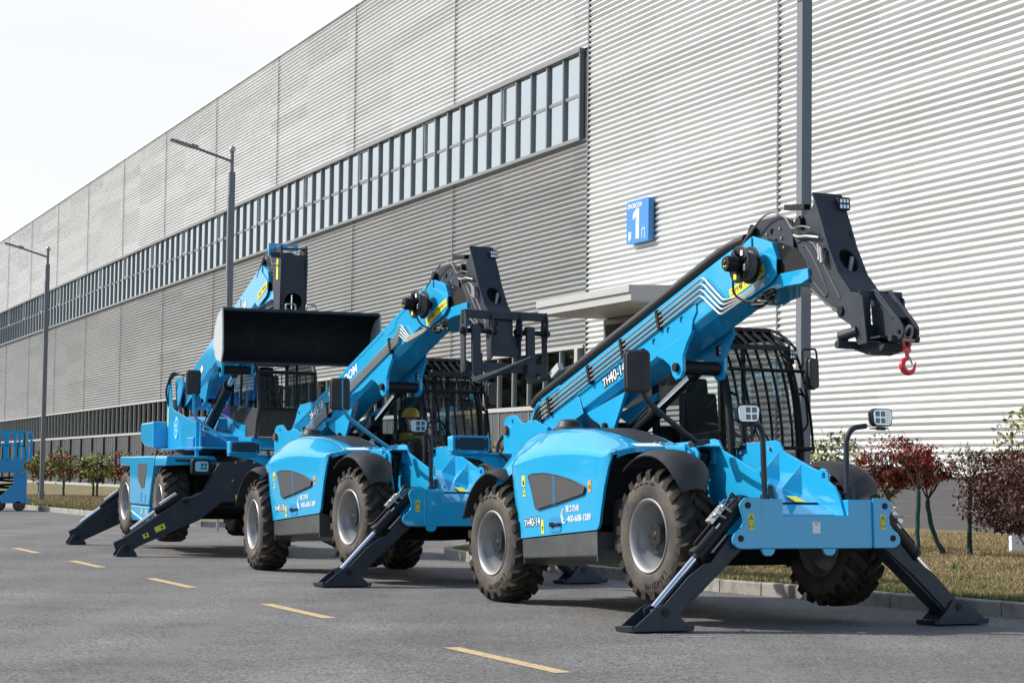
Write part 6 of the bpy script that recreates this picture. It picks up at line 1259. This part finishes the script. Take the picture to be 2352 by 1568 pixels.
# ------------------------------------------------------------------ trees and shrubs
LM={'red':mat('leaf_red',(.30,.028,.020),.5,spec=.3),'rust':mat('leaf_rust',(.24,.06,.02),.5,spec=.3),'dred':mat('leaf_dark_red',(.075,.018,.014),.6,spec=.25),'pur':mat('leaf_purple',(.095,.033,.022),.6,spec=.25),'pale':mat('leaf_pale_brown',(.22,.14,.11),.5),
 'green':mat('leaf_green',(.10,.13,.03),.6,spec=.2),'dg':mat('leaf_dark_green',(.025,.04,.012),.4),'yg':mat('leaf_yellow_green',(.30,.31,.09),.65,spec=.2),'yel':mat('leaf_yellow',(.38,.26,.04),.45)}
BARK=mat('bark',(.055,.042,.03),.9,bump=(40,.5,.01)); WRAP=mat('green_trunk_wrap',(.012,.058,.045),.85,bump=(25,.9,.02))
def tree(name,label,base,H,cr,cz0,leaves,pal,seed,trunk=.036,wrap=.9,lean=0,leafs=.045,stems=1,cat='tree',nl=6,flat=1.0,dens=None,group=None,crx=None):
    rd=random.Random(seed); root=empty(name,base); tag(root,label,cat,group); g=G(); gw=G(); tips=[]
    crx=crx or cr
    for s in range(stems):
        a=2*math.pi*s/max(1,stems)+rd.random(); off=Vector((math.cos(a),math.sin(a),0))*(.05 if stems>1 else 0)
        if wrap:
            top=cz0*wrap; pts=[Vector((lean*(1-(k/8))**2*1.0,0,top*k/8))+Vector((rd.gauss(0,.006),rd.gauss(0,.006),0))-Vector((0,0,.05 if k==0 else 0)) for k in range(9)]
            gw.tube(pts,[trunk*(1.45-.45*min(1,k/2))*rd.uniform(.92,1.08) for k in range(9)],10); st_=pts[-1]
        else: st_=off*1.5
        nb=nl if stems==1 else 3
        for b in range(nb):
            a2=a+2*math.pi*b/nb+rd.uniform(-.4,.4) if stems==1 else a+rd.uniform(-.7,.7); R_=cr*rd.uniform(.45,.95); zt=cz0+(H-cz0)*rd.uniform(.35,.95)
            e=Vector((math.cos(a2)*R_*crx/cr,math.sin(a2)*R_,zt)); mid=st_.lerp(e,.45)+Vector((rd.gauss(0,.05),rd.gauss(0,.05),-.04+.08*rd.random())); P=rpath([st_,mid,e],.5,4); g.tube(P,[trunk*.42*(1-.8*i/(len(P)-1)) for i in range(len(P))],6)
            for q in range(5):
                t=rd.uniform(.35,1); p=Vector(P[int(t*(len(P)-1))]); e2=p+Vector((rd.gauss(0,1),rd.gauss(0,1),rd.uniform(.1,1.2))).normalized()*cr*rd.uniform(.25,.6)*flat; g.tube([p,p.lerp(e2,.5)+Vector((0,0,.02)),e2],[trunk*.16,trunk*.11,trunk*.05],5); tips.append((p,e2)); 
                for _ in range(2):
                    e3=e2+Vector((rd.gauss(0,1),rd.gauss(0,1),rd.gauss(.3,.7))).normalized()*cr*.22; g.tube([e2,e3],[trunk*.06,trunk*.03],4); tips.append((e2,e3))
    if wrap: gw.build('trunk_wrap',WRAP,root,ang=60)
    tr=g.build('branches' if (wrap or stems>1) else 'trunk',BARK,root,ang=60)
    rg=np.random.default_rng(seed); n=leaves; ti=rg.integers(0,len(tips),n); A_=np.array([list(t[0]) for t in tips])[ti]; B_=np.array([list(t[1]) for t in tips])[ti]; t=rg.uniform(.15,1.1,n)[:,None]
    C=A_*(1-t)+B_*t+rg.normal(0,cr*.06,(n,3))
    if dens is not None: # extra fill through the crown volume
        m_=int(n*dens); d=rg.normal(0,1,(m_,3)); d/=np.linalg.norm(d,axis=1)[:,None]; r_=rg.uniform(.3,1,m_)**.5*(1+.15*np.sin(5*d[:,0]+seed)*np.cos(4*d[:,1])); C[:m_]=np.array([0,0,(H+cz0)/2])+d*r_[:,None]*np.array([crx*.95,cr*.95,(H-cz0)/2])
    C[:,2]=np.clip(C[:,2],.10,H*1.06)
    d=rg.normal(0,1,(n,3)); d[:,2]-=.35; d/=np.linalg.norm(d,axis=1)[:,None]; u=np.cross(d,rg.normal(0,1,(n,3))); u/=np.linalg.norm(u,axis=1)[:,None]; nn_=np.cross(d,u); L_=leafs*rg.uniform(.6,1.3,n)[:,None]
    V=np.zeros((n,6,3)); V[:,0]=C; V[:,1]=C+d*L_*.35+u*L_*.26+nn_*L_*.06; V[:,2]=C+d*L_*.75+u*L_*.18+nn_*L_*.03; V[:,3]=C+d*L_*1.1-nn_*L_*.10; V[:,4]=C+d*L_*.75-u*L_*.18+nn_*L_*.03; V[:,5]=C+d*L_*.35-u*L_*.26+nn_*L_*.06
    base_=np.arange(n)[:,None]*6; F=np.concatenate([base_+np.array([0,1,2,3]),base_+np.array([0,3,4,5])],0)
    ks=list(pal.keys()); pr=np.array([pal[k] for k in ks],float); 
    # colour clumps
    cl=np.sin(C[:,0]*9+seed)+np.sin(C[:,1]*8+2*seed)+np.sin(C[:,2]*10); w_=pr[None,:]*np.exp(.8*np.outer(cl,np.linspace(-1,1,len(ks)))); w_/=w_.sum(1)[:,None]; mi=(rg.uniform(0,1,n)[:,None]>np.cumsum(w_,1)).sum(1).clip(0,len(ks)-1)
    raw('crown',V.reshape(-1,3),F,[LM[k] for k in ks],root,np.concatenate([mi,mi]),smooth=False)
    return root
z0=.13
tree('young_tree','dense rust red young tree beside the right mudguard of the nearest machine',(6.15,34.2,z0),1.95,.55,.95,4500,{'red':1,'rust':3,'dred':3},21,wrap=.95,dens=.15,leafs=.055,flat=1.5)
tree('young_tree','tallest red leaved young tree with a straight green wrapped trunk',(6.42,33.0,z0),2.25,.52,1.05,1500,{'red':3,'rust':2,'dred':2},22,wrap=1.0,leafs=.055,nl=7)
tree('young_tree','red young tree whose green wrapped trunk leans to the right',(6.80,34.1,z0),2.10,.50,.95,1250,{'red':3,'rust':2,'dred':2},23,wrap=.95,leafs=.055,lean=.28,nl=6)
tree('young_tree','sparse thin young tree with few leaves standing left of the big purple shrub',(7.50,34.2,z0),1.90,.55,1.15,330,{'green':2,'rust':2,'dg':2,'pale':1},24,wrap=1.0,leafs=.06,nl=5)
tree('shrub','large round purple leaved shrub at the right end of the lawn',(8.45,33.6,z0),1.85,1.15,.25,15000,{'pur':4,'dred':3,'pale':1.5},25,wrap=0,stems=7,trunk=.028,leafs=.062,cat='shrub',dens=.75,crx=1.25)
tree('shrub','yellow green broad leaved shrub rising behind the purple shrub',(9.15,36.5,z0),2.65,.75,1.2,900,{'yg':4,'green':2,'yel':1},26,wrap=0,stems=4,trunk=.03,leafs=.10,cat='shrub',dens=.5)
tree('shrub','yellow green bush behind the rust red tree by the nearest cab',(5.75,37.0,z0),2.10,.60,1.0,1100,{'yg':3,'green':3,'dg':1},27,wrap=0,stems=4,trunk=.03,leafs=.085,cat='shrub',dens=.6)
tree('shrub','low green bush partly hidden behind the right mudguard of the nearest machine',(6.2,35.5,z0),1.3,.35,.6,350,{'green':3,'dg':2,'yel':1},28,wrap=0,stems=3,trunk=.02,leafs=.09,cat='shrub',dens=.6)
far=[(-20.9,93.0,'leftmost hedge tree half hidden behind the scissor lift',.8),(-19.6,92.0,'hedge tree showing just left of the far lamp post',.9),(-18.6,93.5,'hedge tree directly right of the far lamp post',.85),(-17.9,90.8,'pale green hedge tree second to the right of the far lamp post',.85),(-17.2,92.6,'hedge tree with brown centre, third to the right of the far lamp post',.9),(-16.3,91.2,'red topped hedge tree in the middle of the far row',.85),(-15.5,92.2,'hedge tree on the right of the red topped one',.85),(-14.8,90.5,'hedge tree just left of the far machine rear wheel',.9),(-14.0,89.5,'rightmost hedge tree of the far row, touching the blue deck',.85)]
pals=[{'yg':3,'green':3,'rust':1},{'rust':3,'yg':2,'green':1},{'yg':4,'green':2},{'yg':4,'dg':2},{'rust':2,'red':1,'yg':2},{'red':3,'dred':1,'rust':2},{'yg':3,'rust':2,'green':2},{'yel':2,'green':2,'rust':2},{'rust':3,'yel':1,'green':1}]
for i,(x,y,l,r_) in enumerate(far): tree('hedge_tree',l,(x,y,z0),2.0+.12*math.sin(i*2.1),r_,.62,750,pals[i],40+i,trunk=.05,wrap=1.0,leafs=.15,dens=.5,nl=5,group='hedge trees beside the factory wall')
mid=[(-11.0,84,'hedge tree whose top shows above the far machine side panel'),(-7.6,72,'hedge tree whose top shows beside the far machine turntable'),(-1.55,62.0,'yellow green hedge bush seen through the middle cab guard bars'),(-1.0,61.0,'yellow green hedge bush at the right edge of the middle cab'),(-.3,60.5,'yellow green bush between the middle cab and the nearest machine')]
for i,(x,y,l) in enumerate(mid): tree('hedge_tree',l,(x,y,z0),2.25,.8,.7,750,{'yg':4,'green':3,'yel':1,'rust':1},60+i,trunk=.05,wrap=1.0,leafs=.13,dens=.55,nl=5,group='hedge trees beside the factory wall')
# ------------------------------------------------------------------ street lamps
POLE=mat('pole_paint',(.15,.16,.175),.4,rvar=.1); PF=mat('pole_alu',(.45,.45,.44),.35,metal=.5)
def lamp(base,label,H=9.9,face=True,wd=.16):
    M=Matrix.Translation(base)@Matrix((Vector((-NN.x,-NN.y,0)),Vector((NN.y,-NN.x,0))*1,Vector((0,0,1)))).transposed().to_4x4(); root=empty('street_lamp',M=M); tag(root,label,'street lamp','street lamps along the road')
    g=G(); h=wd/2; g.bb(-h,h,-h,h,0,H-.75); pole=g.build('pole',POLE,root,bevel=.01)
    g=G(); g.bb(-h-.02,h+.02,-h-.02,h+.02,0,.35); g.bb(-.03,.03,-.03,.03,H-.75,H-.12) if 0 else g.rod((0,0,H-.8),(0,0,H-.12),.05,12); g.bb(-h*.9,h*.9,-h*.9,h*.9,H-1.6,H-.7); split_loose(g.build('pole_sleeve',POLE,pole),'pole_sleeve')
    g=G(); g.bb(h+.001,h+.012,-h*.75,h*.75,H-2.6,H-1.35); g.bb(h+.001,h+.012,-h*.75,h*.75,H-3.6,H-2.62); g.build('light_panel',mat('panel_dark',(.16,.17,.17),.3),pole)
    g=G(); g.lathe([(0,.10),(.05,.085),(.085,.04),(.09,0),(.075,-.06),(.04,-.08)],(0,0,H-.10),'z',20); g.build('ball_cap',STEEL,pole)
    g=G(); g.tube([(0,0,H-.42),(.95,0,H-.14)],.035,10); arm=g.build('lamp_arm',POLE,root)
    g=G(); R_=Matrix.Translation((.9,0,H-.16))@Matrix.Rotation(-.25,4,'Y'); g.prism([(0,-.05),(.22,-.12),(.6,-.13),(.82,-.07),(.82,.07),(.6,.13),(.22,.12),(0,.05)],'z',-.02,.045); g.bb(.05,.25,-.06,.06,.045,.09); g.xf(R_); hd=g.build('lamp_head',mat('lamp_grey',(.20,.21,.21),.4),arm,bevel=.015); g=G(); g.prism([(.30,-.09),(.75,-.06),(.75,.06),(.30,.09)],'z',-.03,-.021); g.xf(R_); g.build('lamp_glass',LENS,hd)
    return root
lamp((-18.22,81.5,.13),'farthest street lamp standing left of the hedge trees')
lamp((-7.55,55.5,.13),'street lamp rising behind the bucket of the far machine')
lamp((4.05,29.0,.13),'nearest street lamp pole cut off by the top edge of the photo',H=11.5)
# ------------------------------------------------------------------ scissor lift at the left edge
def lift():
    root=empty('scissor_lift',(-15.9,66.6,0)); tag(root,'blue scissor lift cut off by the left edge behind the kerb','scissor lift')
    g=G(); X=.52; g.bb(-2.6,X,0,.9,.26,.42); g.prism([(X-.06,.24),(X,.38),(X,1.20),(X-.42,1.20),(X-.42,.85),(X-.85,.44),(X-1.3,.40),(X-1.3,.24)],'y',-.02,.10); g.bb(-2.6,X-1.3,.0,.08,.30,.9); g.build('chassis',BLUE2,root,bevel=.015)
    g=G(); 
    for z in(.45,.62,.78,.95,1.1): g.bb(-2.5,-.62,.02,.06,z,z+.03)
    g.bb(-.66,-.62,-.02,.08,.4,1.2); g.build('ladder',BLUE2,root)
    g=G()
    for k in range(3): g.beam((-2.4,.3,.5+.22*k),(.1,.3,.62+.22*k),.05,.08); g.beam((-2.4,.45,.62+.22*k),(.1,.45,.5+.22*k),.05,.08)
    g.build('scissor_arms',VOID,root)
    for x in(.28,-.35,-2.1): g=G(); g.lathe([(0,-.0),(.12,-.0),(.17,.02),(.19,.06),(.19,.2),(.17,.22),(0,.22)],(x,-.02,.19),'y',24); g.build('wheel',RUB,root)
    g=G(); g.bb(-2.7,.42,-.05,1.0,1.22,1.27); g.bb(-2.7,.44,-.07,-.05,1.24,1.62); g.prism([(.10,1.24),(.44,1.40),(.44,1.62),(.10,1.62)],'y',-.075,-.07); g.build('platform',BLUE2,root)
    g=G()
    for yy in(-.05,1.0):
        for x in(.42,.28,-.1,-.35,-.42,-1.1,-1.9,-2.65): g.bb(x-.038,x+.038,yy-.02,yy+.02,1.6,2.52)
        g.bb(-2.7,.45,yy-.03,yy+.03,2.46,2.55); g.bb(-2.7,.45,yy-.02,yy+.02,2.05,2.09)
    for z in(2.52,2.07): g.bb(.40,.44,-.05,1.0,z-.02,z+.02)
    g.bb(.43,.47,-.07,.30,1.98,2.55); g.bb(-.1,.45,-.06,-.045,1.64,1.70); g.build('guard_rails',BLUE,root)
    g=G(); g.bb(-.62,-.35,-.12,-.03,2.16,2.28); g.rod((-.5,-.08,2.28),(-.5,-.08,2.4),.04,10); cb_=g.build('control_box',BLACK,root,bevel=.01); g=G(); g.rod((-.6,-.1,2.28),(-.6,-.1,2.33),.02,8); g.build('stop_button',REDP,cb_)
lift()
# ------------------------------------------------------------------ small things
nps=empty('traffic_sign',(-6.62,47.5,.0)); tag(nps,'blue no stopping sign with red cross behind the far machine cab','traffic sign')
g=G(); g.bb(-.28,.28,-.012,.012,2.35,3.16); g.build('sign_panel',mat('sign_dark_blue',(.03,.06,.35),.4),nps); g=G()
g.tube([(.17*math.cos(a),-.018,2.86+.17*math.sin(a)) for a in [2*math.pi*k/28 for k in range(28)]],.02,6,close=True)
for s in(-1,1): g.beam((-.12*s,-.018,2.74),(.12*s,-.018,2.98),.03,.008,(0,1,0))
g.build('no_stopping_symbol',REDP,nps); text('lettering','温馨提示',.115,WHITE,nps,(-.25,-.014,3.06),(1,0,0),(0,0,1)); g=G(); g.rod((0,.03,0),(0,.03,3.1),.03,10); g.build('post',STEEL,nps)
bx=empty('marker_box',(8.74,36.2,.13)); tag(bx,'white box with a green stripe standing behind the purple shrub','box')
g=G(); g.bb(-.10,.15,-.1,.1,0,.62); g.bb(-.12,.17,-.12,.12,.62,.66); g.build('box_body',WHITE,bx,bevel=.01); g=G(); g.bb(-.103,.153,-.103,-.1005,.34,.44); g.build('green_stripe',GRN,bx)
g=G(); 
g.poly3([(0,0,0),(.05,.02,.012),(.07,0,.004),(.04,-.03,.01)]); o=g.build('fallen_leaf',LM['yel']); o.location=(2.02,18.5,.006); tag(o,'small yellow leaf lying on the road beside the near outrigger foot','leaf')
# trees across the road (reflected in the glazing and paint)
def far_trees():
    rg=np.random.default_rng(5); n=42000; t=rg.uniform(-60,900,n); hgt=8+.032*np.maximum(t,0)+3*np.sin(t*.11)+2.5*np.sin(t*.31+1)+1.5*np.sin(t*.8); z=rg.uniform(0,1,n)**.7*hgt; d=rg.normal(0,2.5,n)
    base=-NN*62; P=np.stack([base.x+U.x*t-NN.x*d,base.y+U.y*t-NN.y*d,z],1); a=rg.normal(0,1,(n,3)); a/=np.linalg.norm(a,axis=1)[:,None]; b=np.cross(a,rg.normal(0,1,(n,3))); b/=np.linalg.norm(b,axis=1)[:,None]; s=rg.uniform(.5,1.4,n)[:,None]*(1+np.maximum(t,0)/500)[:,None]
    V=np.stack([P-a*s,P+b*s*.6,P+a*s,P-b*s*.6],1); o=raw('tree_line',V.reshape(-1,3),np.arange(n*4).reshape(n,4),mat('tree_line_leaf',(.035,.045,.02),.8)); o['kind']='stuff'; tag(o,'row of trees across the road mirrored in the factory glazing','trees')
far_trees()
